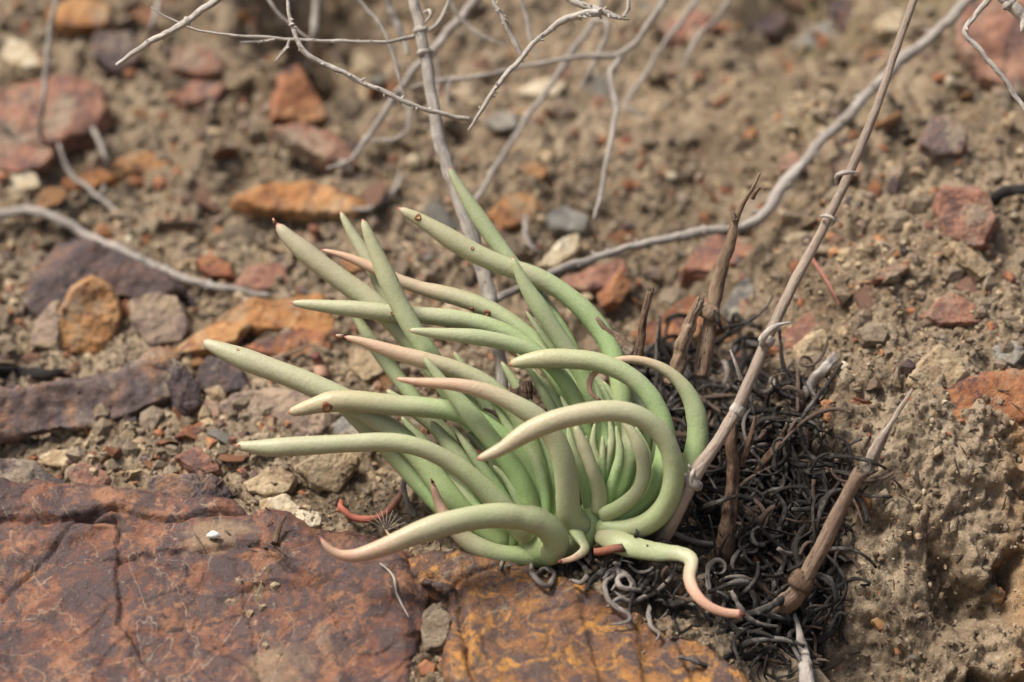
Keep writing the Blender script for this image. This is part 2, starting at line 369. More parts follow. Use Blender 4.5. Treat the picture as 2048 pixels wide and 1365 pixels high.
for hx_, hy_, rr_, dp_ in ((1600, 20, 0.045, 0.028), (1690, 120, 0.03, 0.018), (700, 15, 0.05, 0.045), (560, 60, 0.03, 0.025)):      # hollows washed out of the slope
    r_ = ray(hx_, hy_); ds = np.linspace(1.1, 2.6, 3000); Pm = CAM + ds[:, None] * r_; k_ = np.argmax(Pm[:, 2] < base_z(Pm[:, 0], Pm[:, 1])); c_ = Pm[k_]
    dd_ = np.sqrt((P[:, 0] - c_[0]) ** 2 + ((P[:, 1] - c_[1]) * 0.8) ** 2) + 0.012 * fbm(P * 30 + 15, 3)
    h -= dp_ * (1 - sstep(dd_, rr_ * 0.35, rr_))
h *= near
P = P + N * h[:, None]
i = np.arange(ny - 1)[:, None] * nx; j = np.arange(nx - 1)[None, :]
Q = np.stack([i + j, i + j + 1, i + nx + j + 1, i + nx + j], -1).reshape(-1, 4)
gme = mk_mesh('ground', P, Q)
ground = tag(put('ground', gme, SOILM), 'dry tan crumbly soil bank under and behind the succulent', kind='structure')
TP = P; TN = N
def topx(Pw):
    d = np.asarray(Pw) - CAM; D = d @ FWD
    return 1024 + (d @ RGT) / D / K * 2048, 682.5 - (d @ UPV) / D / K * 2048, D
gx, gy, gD = topx(TP)
def inpoly(px, py, poly):
    poly = np.asarray(poly); c = np.zeros(len(px), bool); n = len(poly)
    for a in range(n):
        (x1, y1), (x2, y2) = poly[a], poly[(a + 1) % n]
        c ^= ((y1 > py) != (y2 > py)) & (px < (x2 - x1) * (py - y1) / (y2 - y1 + 1e-9) + x1)
    return c
HEAP = [(1255, 725), (1330, 690), (1420, 680), (1500, 700), (1560, 735), (1620, 790), (1650, 850), (1695, 900), (1710, 980), (1690, 1080), (1700, 1180), (1650, 1270), (1625, 1350), (1520, 1345), (1440, 1262), (1320, 1215), (1200, 1170), (1180, 1120), (1300, 1110), (1380, 1010), (1340, 880), (1250, 800)]
FRONTLITTER = [(700, 1030), (860, 980), (1000, 1090), (1180, 1110), (1240, 1160), (1120, 1160), (1000, 1130), (850, 1100)]
hm = np.zeros(len(TP))
vis = (gx > -50) & (gx < 2100) & (gy > 600) & (gy < 1400) & (gD < 1.45)
ii = np.where(vis)[0]
jit = 35 * np.stack([fbm(TP[ii] * 60, 3), fbm(TP[ii] * 60 + 50, 3)], 1)
hm[ii] = np.where(inpoly(gx[ii] + jit[:, 0], gy[ii] + jit[:, 1], HEAP), 0.8, 0) + np.where(inpoly(gx[ii] + jit[:, 0], gy[ii] + jit[:, 1], FRONTLITTER), 0.55, 0)  # mask that darkens the soil there: humus and shade together
hm = np.clip(hm, 0, 1)
moss = sstep(TP[:, 1], 0.12, 0.3) * sstep(TP[:, 0], 0.0, 0.12) * sstep(fbm(TP * 9 + 3, 3), -0.05, 0.35)
iron = 0.8 * sstep(TP[:, 0], 0.158, 0.185) * (1 - sstep(TP[:, 1], 0.02, 0.07)) * sstep(fbm(TP * 22 + 8, 3), -0.2, 0.2)
attr(ground, 'soil', np.stack([hm, moss, iron, np.ones_like(hm)], 1))

BV = [BVHTree.FromPolygons(TP[vis | ((gx > -200) & (gx < 2250) & (gy > -150) & (gy < 1500))].tolist(), [], all_triangles=False)] if False else []
keep = (gx > -250) & (gx < 2300) & (gy > -250) & (gy < 1550) & (gD < 3)
kq = keep[Q].all(1); idx = -np.ones(len(TP), int); used = np.unique(Q[kq]); idx[used] = np.arange(len(used))
BV.append(BVHTree.FromPolygons(TP[used].tolist(), idx[Q[kq]].tolist()))
def hit(px, py, only_ground=False):     # first surface on the line of sight: point, normal, depth offset in mm
    d = Vector(ray(px, py)); ln = d.length; best = None
    for b in (BV[:1] if only_ground else BV):
        loc, n, k, dist = b.ray_cast(Vector(CAM), d / ln)
        if loc is not None and (best is None or dist < best[2]): best = (loc, n, dist)
    if best is None: return np.array(at(px, py, 300)), np.array([0, 0, 1.0]), 300.0
    n = np.array(best[1]); n = n if n.dot(FWD) < 0 else -n
    return np.array(best[0]), n, (best[2] / ln - D0) * 1000

# ------------------------------------------------------------------ stones
def remesh(V, quads_tris_polys, vox):
    me = bpy.data.meshes.new('tmp'); me.from_pydata([tuple(v) for v in V], [], quads_tris_polys); me.update()
    o = bpy.data.objects.new('tmp', me); COL.objects.link(o)
    md = o.modifiers.new('r', 'REMESH'); md.mode = 'VOXEL'; md.voxel_size = vox; md.adaptivity = 0.0
    dg = bpy.context.evaluated_depsgraph_get(); ev = o.evaluated_get(dg); m2 = bpy.data.meshes.new_from_object(ev)
    bpy.data.objects.remove(o); bpy.data.meshes.remove(me)
    n = len(m2.vertices); v = np.zeros(n * 3); m2.vertices.foreach_get('co', v)
    nn = np.zeros(n * 3); m2.vertices.foreach_get('normal', nn)
    f = np.zeros(len(m2.loops), int); m2.loops.foreach_get('vertex_index', f); tot = np.zeros(len(m2.polygons), int); m2.polygons.foreach_get('loop_total', tot)
    bpy.data.meshes.remove(m2)
    if len(tot) and (tot == 4).all(): return v.reshape(-1, 3), nn.reshape(-1, 3), f.reshape(-1, 4)
    st = np.cumsum(tot) - tot
    return v.reshape(-1, 3), nn.reshape(-1, 3), np.array([[f[a], f[a + 1], f[a + 2], f[a + min(3, t - 1)]] for a, t in zip(st, tot)])

SEED = [0]
def slab(name, poly, mat, label, cat='rock', tilt=42, yaw=0, thick=12, anchor=None, lift=0.0, vox=None, rough=1.0, group=None, shape=None, add_bvh=False, taper=0.12, back=None):
    """a stone whose outline is seen at poly; its face leans tilt degrees towards the viewer and turns yaw degrees"""
    SEED[0] += 1; sd_ = SEED[0] * 7.31
    poly = np.asarray(poly, float); k = np.argmax(poly[:, 1]); ax, ay = poly[k] if anchor is None else anchor
    H, hn, hd = hit(ax, min(ay, 1480), True)
    n = np.array([math.sin(R(yaw)) * math.sin(R(tilt)), -math.cos(R(yaw)) * math.sin(R(tilt)), math.cos(R(tilt))])
    A = H + n * lift * 0.001
    pts = []
    for px, py in poly:                                 # densified, slightly jagged outline
        r = ray(px, py); pts.append(CAM + r * ((A - CAM) @ n) / (r @ n))
    pts = np.array(pts); m = len(pts); size = np.linalg.norm(pts.max(0) - pts.min(0))
    dens = []
    for a in range(m):
        b = (a + 1) % m; L = np.linalg.norm(pts[b] - pts[a]); q = max(1, int(L / (size * 0.09)))
        for t in range(q):
            p = pts[a] + (pts[b] - pts[a]) * t / q
            if t: p = p + (RNG.random(3) - 0.5) * min(0.10 * L, 0.022 * size)
            dens.append(p)
    pts = np.array(dens); pts -= np.outer((pts - A) @ n, n); m = len(pts); c = pts.mean(0); th = thick * 0.001
    bev = min(th * 0.14, size * 0.018)
    rings = [pts + (c - pts) * bev * 1.0 / (size * 0.4), pts - n * bev, pts - n * th * 0.55 + (pts - c) * taper * (0.3 + 0.5 * RNG.random((m, 1))), pts - n * th + (pts - c) * (-0.10)]
    V = np.vstack(rings + [c[None] + n * bev * 0.15, (c - n * th)[None]]); F = []
    for a in range(m):
        b = (a + 1) % m
        for q in range(3): F.append((q * m + a, (q + 1) * m + a, (q + 1) * m + b, q * m + b))
        F.append((a, b, 4 * m)); F.append((3 * m + b, 3 * m + a, 4 * m + 1))
    v, nn, f = remesh(V, F, vox or max(size / 60, 0.00055))
    amp = min(size * 0.03, th * 0.35) * rough
    d = amp * (0.9 * fbm(v / size * 3.2 + sd_, 3) + 0.45 * fbm(v / size * 11 + sd_, 3, 0.6))
    lay = v @ n / max(th * 0.25, 1e-4) + 1.2 * perlin(v / size * 4 + sd_)   # bedding: thin layers break back unevenly
    side = 1 - np.abs(nn @ n)
    d += side * amp * 0.9 * (np.abs((lay % 1) - 0.5) * 2 - 0.5)
    stp = fbm(v / size * 2.6 + sd_ + 40, 2); d += amp * 0.8 * np.floor(stp * 4 + 0.5) / 4      # flakes broken off the face leave low steps
    ch, _ = worley(v / size * 4.5 + sd_); d -= amp * 0.9 * np.clip(ch - 0.55, 0, 1)
    if shape is not None: d = d + shape(v, n)
    v = v + nn * d[:, None]
    if shape is None:                                    # broken facets
        for q in range(6):
            a1, a2 = RNG.random() * 6.283, R(30 + 50 * RNG.random()); e1 = np.cross(n, [0.3, 0.5, 0.8]); e1 /= np.linalg.norm(e1); e2 = np.cross(n, e1)
            m_ = n * math.cos(a2) + (e1 * math.cos(a1) + e2 * math.sin(a1)) * math.sin(a2); pr = v @ m_; cut = pr.max() - min(size * (0.008 + 0.034 * RNG.random()), th * 0.4)
            v = v - np.maximum(0, pr - cut)[:, None] * m_ * 0.94
    o = centred(name, v, RM[mat] if isinstance(mat, str) else mat, f, base=v.mean(0))
    tag(o, label, cat, group)
    if add_bvh: BV.append(BVHTree.FromPolygons(v.tolist(), f.tolist()))
    return o

def crack(lines_px, width, depth):      # fissures and little steps on a face, along lines seen at these pixels
    def fn(v, n):
        px, py, D = topx(v); d = np.zeros(len(v))
        jx = 7 * fbm(v * 90, 3); jy = 7 * fbm(v * 90 + 20, 3)
        for ln, w_, dp, step in lines_px:
            best = np.full(len(v), 1e9); sgn = np.zeros(len(v))
            for (x1, y1), (x2, y2) in zip(ln[:-1], ln[1:]):
                ux, uy = x2 - x1, y2 - y1; L2 = ux * ux + uy * uy
                t = np.clip(((px + jx - x1) * ux + (py + jy - y1) * uy) / L2, 0, 1)
                dd = np.hypot(px + jx - x1 - t * ux, py + jy - y1 - t * uy); s_ = np.sign((px - x1) * uy - (py - y1) * ux)
                m_ = dd < best; best = np.where(m_, dd, best); sgn = np.where(m_, s_, sgn)
            d -= dp * 0.0016 * np.exp(-(best / (w_ * 0.75)) ** 2)
            d += step * 0.001 * np.where(sgn > 0, np.exp(-best / 60), 0)
        for fq, am in ((9, 0.0020), (24, 0.0007)):          # the rock flakes off in low crisp-edged steps
            q = fbm(v * fq + 7, 3, 0.45) * 2.4; k_ = np.floor(q); d += am * (k_ + sstep(q - k_, 0.0, 0.14))
        return d
    return fn

def slab_mat(name, stops, dark, ochre, pale, dust, och=0.52):
    M = NT(name); co = M.coords()
    big = M.noise(co, 26, 10, 0.74, 0.9); c = M.ramp(big, stops)
    n2 = M.noise(co, 105, 9, 0.78, 0.5); c = M.mix(M.ramp(n2, [(0.455, 0.0), (0.52, 0.9)]), c, dark)
    n3 = M.noise(co, 85, 9, 0.78, 0.8); c = M.mix(M.ramp(n3, [(och, 0.0), (och + 0.08, 0.9)]), c, ochre)
    n4 = M.noise(co, 18, 6, 0.62, 0.5); c = M.mix(M.ramp(n4, [(0.60, 0.0), (0.68, 0.85)]), c, dust)
    vn = M.math('ABSOLUTE', M.math('SUBTRACT', M.noise(co, 11, 5, 0.5, 1.5), 0.5)); c = M.mix(M.math('MULTIPLY', M.ramp(vn, [(0.0, 0.6), (0.006, 0.0)]), M.ramp(n3, [(0.42, 0.0), (0.5, 1.0)])), c, pale)
    n5 = M.noise(co, 420, 5, 0.7); c = M.mix(M.ramp(n5, [(0.30, 0.8), (0.42, 0.0)]), c, tuple(q * 0.5 for q in dark)); c = M.mix(M.ramp(n5, [(0.60, 0.0), (0.72, 0.6)]), c, pale)
    nb = M.bump(n2, 0.002, 1.0); nb = M.bump(M.noise(co, 160, 6, 0.7), 0.0018, 1.0, nb); nb = M.bump(n5, 0.0006, 1.0, nb)
    return M.done(c, M.ramp(n2, [(0.38, 0.8), (0.6, 0.36)]), nb, 0.45)
SLABMAT = slab_mat('slab_rock', [(0.36, (0.080, 0.042, 0.036)), (0.45, (0.135, 0.056, 0.036)), (0.52, (0.205, 0.083, 0.043)), (0.60, (0.30, 0.145, 0.075)), (0.70, (0.15, 0.070, 0.055))], (0.068, 0.043, 0.040), (0.30, 0.125, 0.048), (0.40, 0.29, 0.19), (0.27, 0.18, 0.105), 0.565)
ORSLAB = slab_mat('ochre_slab_rock', [(0.34, (0.10, 0.05, 0.032)), (0.44, (0.17, 0.075, 0.034)), (0.52, (0.25, 0.11, 0.036)), (0.61, (0.33, 0.155, 0.042)), (0.72, (0.19, 0.09, 0.045))], (0.075, 0.048, 0.042), (0.46, 0.21, 0.042), (0.34, 0.24, 0.15), (0.20, 0.13, 0.08))
slab('rock_slab', [(-90, 962), (120, 968), (240, 978), (330, 985), (440, 1012), (560, 1040), (640, 1068), (720, 1088), (800, 1112), (822, 1160), (826, 1230), (832, 1300), (838, 1440), (-90, 1440)], SLABMAT,
     'large rust-brown cracked rock slab filling the lower left foreground', tilt=27, yaw=-4, thick=30, anchor=(420, 1040), lift=8, vox=0.00095, rough=0.55, add_bvh=True,
     shape=crack([([(0, 1035), (120, 1037), (230, 1020), (330, 1040), (520, 1035)], 6, 2.2, 1.2), ([(235, 1020), (237, 1110), (238, 1250), (330, 1365)], 5, 1.3, -0.6),
                  ([(0, 1200), (110, 1090), (160, 1040)], 6, 1.0, 0.5), ([(240, 1120), (400, 1110), (520, 1100), (640, 1180), (680, 1260)], 6, 1.2, 1.4), ([(480, 1140), (500, 1250), (520, 1365)], 4, 0.8, 0.4),
                  ([(160, 1035), (230, 1045)], 12, 4.0, 0)], 6, 2))
slab('rock_slab', [(806, 1112), (880, 1108), (960, 1120), (1060, 1140), (1160, 1170), (1250, 1205), (1330, 1240), (1420, 1275), (1500, 1330), (1540, 1440), (895, 1440), (900, 1330), (905, 1240), (898, 1180), (820, 1150)], ORSLAB,
     'ochre and rust rock slab in the foreground directly below the succulent', tilt=27, yaw=6, thick=30, anchor=(1050, 1160), lift=8, vox=0.00095, rough=0.55, add_bvh=True,
     shape=crack([([(915, 1170), (925, 1260), (950, 1365)], 8, 2.0, 1.5), ([(1330, 1230), (1370, 1300), (1400, 1380)], 8, 1.0, -1.0), ([(820, 1150), (910, 1170), (1000, 1140)], 6, 1.2, -0.8)], 6, 2))
slab('rock_slab', [(1350, 1262), (1420, 1255), (1520, 1275), (1600, 1310), (1680, 1360), (1700, 1440), (1400, 1440)], 'clod',
     'soil-covered brown rock ledge at the bottom edge below the black leaf heap', tilt=35, yaw=5, thick=20, anchor=(1500, 1320), lift=2, rough=0.8, add_bvh=True)

ST = [  # outline, material, tilt, yaw, thick mm, label
 ([(-30,792),(60,770),(150,758),(240,747),(265,722),(310,703),(345,715),(366,760),(384,800),(330,815),(240,850),(120,862),(-30,884)],'purple',58,8,9,'long purple-brown slab with rusty right end at the left edge'),
 ([(345,714),(372,730),(400,775),(402,812),(384,826),(362,806),(352,760)],'dark',52,32,14,'dark broken block against the right end of the long purple slab'),
 ([(-30,908),(60,922),(120,955),(165,978),(100,990),(-30,985)],'dark',40,10,14,'black and orange rock wedge tucked behind the large slab at left'),
 ([(78,910),(110,900),(155,895),(152,918),(118,934),(85,928)],'cream',45,-10,8,'cream wedge stone resting behind the big slab at far left'),
 ([(140,932),(175,922),(212,942),(222,965),(190,978),(150,968)],'red',45,20,9,'small brown-red stone just right of the cream wedge'),
 ([(297,957),(330,950),(425,948),(402,985),(380,1005),(300,992)],'purple',55,-8,12,'purple-red trapezoid stone behind the middle of the big slab'),
 ([(425,948),(450,958),(464,995),(430,1015),(396,1008),(402,985)],'dark',50,40,12,'dark brown stone touching the right side of the purple trapezoid'),
 ([(460,1018),(520,996),(570,988),(588,1004),(640,1020),(657,1048),(610,1058),(520,1040)],'cream',38,0,10,'flat cream-yellow stone at the top edge of the big slab'),
 ([(485,962),(520,945),(560,934),(592,950),(577,983),(530,990),(495,982)],'tan',45,0,11,'lumpy yellow-tan stone above the flat cream stone'),
 ([(593,932),(640,905),(702,900),(722,925),(692,962),(682,986),(625,970)],'tan',58,10,8,'tan stone mottled dark rust below the fourth leaf'),
 ([(433,812),(470,785),(540,770),(600,780),(648,812),(657,850),(622,880),(520,877),(470,852)],'mauve',52,0,14,'large pale mauve angular stone left of the lesioned leaf'),
 ([(383,822),(405,795),(437,805),(442,835),(395,842)],'red',48,0,8,'small red stone left of the large mauve stone'),
 ([(348,876),(370,850),(420,838),(454,840),(448,864),(400,868)],'rust',45,10,5,'thin orange-brown flake lying under the small red stone'),
 ([(658,852),(690,830),(722,836),(732,868),(680,882)],'grey',45,0,8,'blue-grey slate chip half hidden under the lesioned leaf'),
 ([(350,912),(385,890),(430,920),(442,942),(400,950),(370,935)],'red',48,0,9,'dusty reddish stone above the purple trapezoid'),
 ([(395,738),(420,705),(480,730),(500,775),(440,790),(398,775)],'dark',48,0,10,'dark brown dusty stone under the longest left leaf'),
 ([(112,695),(120,620),(145,575),(185,555),(225,580),(242,625),(236,670),(215,705),(150,712)],'orange',72,8,12,'upright orange oval stone standing on the left soil'),
 ([(60,690),(70,630),(105,600),(118,640),(112,700)],'mauve',60,-25,10,'pale pinkish stone leaning left of the upright orange oval'),
 ([(45,600),(85,515),(112,475),(190,480),(250,505),(330,545),(362,572),(330,592),(240,592),(140,630),(80,650)],'dark',50,5,25,'big dark purple-black rock behind the upright orange oval'),
 ([(262,602),(300,585),(350,590),(382,640),(366,682),(300,692),(268,650)],'mauve',50,10,14,'dusty brown rock with rusty corner right of the orange oval'),
 ([(438,627),(480,602),(560,590),(640,588),(672,640),(660,672),(600,662),(520,657),(450,652)],'orange',42,0,10,'bright orange slab on the soil left of the fan of leaves'),
 ([(340,705),(380,670),(440,637),(492,640),(472,680),(400,702)],'orange',40,-15,7,'pale orange flake sloping down beside the bright orange slab'),
 ([(478,690),(560,672),(600,652),(652,668),(650,703),(580,716),(520,705)],'rust',45,5,10,'brown-orange stone in front of the bright orange slab'),
 ([(465,572),(500,530),(560,522),(584,560),(520,582)],'red',40,10,9,'dull red chip above the bright orange slab'),
 ([(388,520),(420,505),(462,530),(470,552),(420,550)],'rust',42,0,8,'small rusty chip beside the left fallen branch'),
 ([(-40,185),(60,160),(120,145),(200,165),(217,215),(180,262),(100,287),(-40,300)],'red',40,5,18,'large blurred brick-red slab at the upper left edge'),
 ([(-20,290),(60,285),(110,300),(90,330),(20,345),(-20,330)],'red',35,0,10,'dull red flat stone under the large brick-red slab'),
 ([(228,327),(290,300),(402,293),(388,332),(330,337),(260,347)],'orange',42,5,9,'blurred orange and white flake in the upper left'),
 ([(122,358),(200,340),(246,346),(180,377),(130,374)],'orange',38,0,7,'orange sliver just left of the orange and white flake'),
 ([(-20,342),(40,333),(75,350),(80,372),(40,388),(-20,384)],'cream',45,0,14,'pale rounded stone at the left edge'),
 ([(468,400),(520,366),(620,360),(700,385),(732,402),(700,427),(600,422),(500,415)],'orange',40,0,10,'long blurred orange slab behind the leaf tips'),
 ([(548,235),(560,150),(600,122),(632,180),(655,235),(610,245)],'rust',55,20,12,'blurred rusty triangular stone standing below the fine twigs'),
 ([(350,90),(420,92),(446,140),(400,152),(345,135)],'red',45,10,10,'dark red blurred stone under the pale pointed twig'),
 ([(345,195),(390,157),(452,165),(432,197),(370,207)],'red',40,0,9,'mauve-red blurred chip below the dark red stone'),
 ([(540,250),(600,238),(690,285),(724,332),(660,322),(590,285)],'red',42,25,10,'reddish blurred slab slanting down behind the upright stem'),
 ([(85,20),(150,-12),(225,5),(212,52),(130,52)],'orange',45,0,14,'orange blurred rock at the top left corner'),
 ([(190,60),(262,62),(285,115),(235,145),(186,112)],'dark',45,0,14,'dark brown rock right below the top left orange rock'),
 ([(20,70),(60,90),(90,130),(40,135),(0,110)],'cream',42,0,9,'pale yellowish stone near the top left corner'),
 ([(972,428),(1010,390),(1060,378),(1082,410),(1060,447),(1000,454)],'orange',45,-10,12,'tan-orange block right of the tallest leaf'),
 ([(1088,432),(1130,410),(1182,432),(1172,462),(1110,458)],'grey',45,0,10,'pale greenish-grey stone right of the tan-orange block'),
 ([(1078,528),(1120,482),(1162,464),(1157,502),(1112,537)],'cream',48,20,7,'slanted cream flake above the reddish trapezoid stone'),
 ([(1100,562),(1180,530),(1247,518),(1257,552),(1222,572),(1130,578)],'red',40,-5,8,'red-brown trapezoid stone behind the middle leaves'),
 ([(1222,572),(1250,525),(1268,562),(1243,612),(1224,602)],'rust',55,50,10,'brown end block at the right of the red-brown trapezoid'),
 ([(1362,537),(1400,492),(1440,465),(1500,470),(1532,500),(1480,522),(1420,542)],'red',30,-8,18,'red flat-topped block left of the tall broken stalk'),
 ([(1448,610),(1480,562),(1540,540),(1592,560),(1602,602),(1540,642),(1470,644)],'grey',48,5,14,'tan-grey dusty rock behind the tall broken stalk'),
 ([(1258,672),(1340,620),(1375,588),(1420,604),(1444,645),(1400,684),(1300,700)],'rust',50,-15,10,'dark rusty stone behind the small stub'),
 ([(1540,705),(1560,668),(1610,625),(1640,608),(1664,650),(1640,668),(1600,702)],'red',50,-20,10,'red wedge stone touching the leaning twig'),
 ([(1606,682),(1650,655),(1668,690),(1692,737),(1640,744),(1612,722)],'tan',55,30,10,'yellow-tan broken face right of the red wedge'),
 ([(1436,724),(1500,690),(1560,690),(1548,722),(1480,738)],'red',42,0,9,'dull red flat stone behind the rim of the black heap'),
 ([(1812,764),(1850,715),(1882,688),(1912,710),(1942,757),(1900,778),(1830,778)],'tan',58,0,12,'tan pyramid stone behind the orange ledge'),
 ([(1640,800),(1665,795),(1690,797),(1712,789),(1740,793),(1762,799),(1778,790),(1800,787),(1825,782),(1850,773),(1868,768),(1890,766),(1915,762),(1940,762),(1962,753),(1990,748),(2015,740),(2080,730),(2080,830),(1960,850),(1840,865),(1740,870),(1670,850)],'rust',57,0,6,'thin orange ledge stone along the top of the right soil bank'),
 ([(1843,284),(1860,235),(1900,228),(1937,265),(1922,307),(1870,309)],'purple',50,0,12,'blurred rust and purple stone on the far right slope'),
 ([(1868,412),(1890,370),(1950,375),(1987,400),(1994,440),(1962,502),(1900,482),(1880,440)],'red',58,-8,14,'large brick-red rock beside the black burnt twig'),
 ([(1895,478),(1940,490),(1994,545),(1962,556),(1920,520)],'tan',52,25,8,'narrow tan shard below the large brick-red rock'),
 ([(1846,624),(1900,580),(1937,598),(1975,620),(1962,644),(1880,646)],'red',48,0,10,'red rough stone above the tan pyramid'),
 ([(1925,-15),(2080,-15),(2080,190),(1960,155),(1915,80)],'red',55,-10,20,'big blurred red rock in the top right corner'),
 ([(1752,42),(1790,15),(1812,30),(1802,62),(1760,62)],'cream',48,0,10,'blurred white stone near the top of the leaning twig'),
 ([(1582,90),(1620,55),(1664,43),(1664,82),(1610,98)],'grey',48,0,10,'blurred grey stone in the dark hollow at the top right'),
 ([(1470,15),(1530,0),(1580,30),(1560,70),(1490,60)],'dark',48,0,14,'dark blurred rock in the hollow at the top'),
 ([(1660,0),(1730,-10),(1740,40),(1690,60)],'dark',48,0,14,'dark blurred rock between the two long right twigs'),
 ([(1560,315),(1590,300),(1612,330),(1590,348),(1562,342)],'red',45,0,8,'small red blurred chip left of the leaning twig'),
 ([(1665,322),(1700,308),(1734,332),(1720,350),(1672,350)],'red',45,0,8,'small orange-red chip right behind the leaning twig'),
 ([(1035,335),(1065,318),(1097,337),(1085,357),(1050,354)],'orange',45,0,9,'yellow-orange blurred pebble above the tan-orange block'),
 ([(1036,180),(1090,153),(1134,160),(1112,190),(1060,192)],'cream',45,0,9,'pale blurred stone behind the thin top twigs'),
 ([(972,245),(1000,218),(1034,225),(1034,254),(990,260)],'grey',48,0,9,'blue-grey blurred stone by the forked twig tip'),
 ([(1304,45),(1400,20),(1446,50),(1360,85)],'red',42,0,14,'blurred dark red rock at the top behind the twigs'),
 ([(1718,655),(1750,645),(1778,662),(1768,684),(1728,682)],'clod',45,0,8,'small brown clod on the terrace right of the red wedge'),
 ([(1985,692),(2030,680),(2052,705),(2030,728),(1995,726)],'grey',48,0,10,'grey lichen-covered stone at the right edge'),
 ([(1440,445),(1500,395),(1560,375),(1640,385),(1600,430),(1500,455)],'clod',40,0,10,'low soil clod behind the long branch'),
 ([(1745,560),(1775,535),(1815,520),(1820,535),(1780,560)],'rust',42,0,6,'thin rusty splinter on the right terrace'),
 ([(1450,770),(1480,752),(1500,770),(1470,785)],'tan',45,0,6,'small tan chip on the rim of the heap'),
 ([(1020,800),(1050,790),(1070,815),(1040,835)],'tan',45,0,8,'tan pebble behind the thick pink-tipped leaf'),
 ([(880,610),(920,590),(950,615),(925,650),(885,640)],'tan',45,0,9,'tan clod between the upright stem and the leaves'),
 ([(700,690),(740,700),(770,740),(730,765),(700,735)],'tan',46,0,10,'mossy yellow-tan stone among the left leaves'),
 ([(1590,720),(1640,700),(1665,730),(1640,760),(1600,755)],'clod',46,0,9,'soil clod at the foot of the red wedge'),
 ([(1015,690),(1060,672),(1085,700),(1050,725)],'clod',45,0,8,'brown clod hidden behind the middle of the fan'),
 ([(1700,1000),(1715,985),(1740,990),(1742,1012),(1715,1015)],'orange',50,0,5,'small orange stone on the soil bank right of the brown stub'),
 ([(1745,1240),(1760,1228),(1797,1238),(1795,1258),(1760,1262)],'orange',50,0,6,'orange pebble low on the soil bank'),
 ([(1758,985),(1772,975),(1780,992),(1765,1000)],'cream',50,0,4,'pale pebble at the end of the straight black leaf'),
 ([(1985,1190),(2000,1172),(2012,1185),(2008,1205),(1990,1205)],'orange',55,0,6,'tan-orange pebble low at the right edge'),
 ([(1865,900),(1880,890),(1885,905),(1870,912)],'tan',50,0,4,'small yellow pebble high on the soil bank'),
 ([(840,1225),(870,1205),(905,1230),(890,1290),(850,1300)],'clod',40,0,10,'crumbly soil plug in the gap between the two slabs'),
 ([(835,1330),(850,1318),(872,1328),(868,1350),(842,1352)],'rust',45,0,8,'rusty pebble in the gap between the two slabs'),
]
for poly, mat, tl, yw, th, lab in ST:
    anc = (1850, 800) if 'thin orange ledge' in lab else None
    slab('stone', poly, mat, lab, 'stone', tilt=tl, yaw=yw, thick=th, anchor=anc, shape=((lambda v, n: 0.0) if anc else None), group='loose stones on the bank', lift=(-5.2 if 'ledge stone' in lab else 9.0 if 'long purple' in lab else 2.0 if max(p[1] for p in poly) > 660 else 5.5), add_bvh=(max(p[1] for p in poly) > 690))

# ------------------------------------------------------------------ loose pebbles
ICO_V, ICO_F = None, None
bm = bmesh.new(); bmesh.ops.create_icosphere(bm, subdivisions=3, radius=1.0)
ICO_V = np.array([v.co[:] for v in bm.verts]); ICO_F = np.array([[v.index for v in f.verts] for f in bm.faces]); bm.free()
bm = bmesh.new(); bmesh.ops.create_icosphere(bm, subdivisions=1, radius=1.0)
IC1_V = np.array([v.co[:] for v in bm.verts]); IC1_F = np.array([[v.index for v in f.verts] for f in bm.faces]); bm.free()
def pebble_mesh(k):
    rg = np.random.default_rng(100 + k); v = ICO_V.copy()
    for q in range(10):                                  # plane cuts give broken facets
        n = rg.normal(size=3); n /= np.linalg.norm(n); c = rg.uniform(0.35, 0.75)
        d = np.maximum(0, v @ n - c); v = v - d[:, None] * n
    v = v * np.array([1, rg.uniform(0.6, 0.95), rg.uniform(0.35, 0.7)]); v += ICO_V * (0.03 * fbm(v * 3.5 + k * 9, 3))[:, None]
    return v
PCOL = ['clod', 'tan', 'rust', 'orange', 'red', 'clod', 'cream', 'mauve', 'grey', 'clod', 'mauve', 'rust', 'tan']
PWORD = {'clod': 'soil-brown', 'tan': 'tan', 'rust': 'rust-brown', 'orange': 'orange', 'red': 'brick-red', 'cream': 'cream', 'mauve': 'mauve-brown', 'grey': 'grey'}
PM = {}
for k in range(12):
    v = pebble_mesh(k)
    for c in set(PCOL):
        if (k + len(c)) % 2: continue
        me = mk_mesh('pebble', v, tris=ICO_F); me.set_sharp_from_angle(angle=R(28)); me.materials.append(RM[c]); PM.setdefault(c, []).append(me)
taken = [np.asarray(p) for p, *_ in ST]
cand = 0; npeb = 0
rp = random.Random(3)
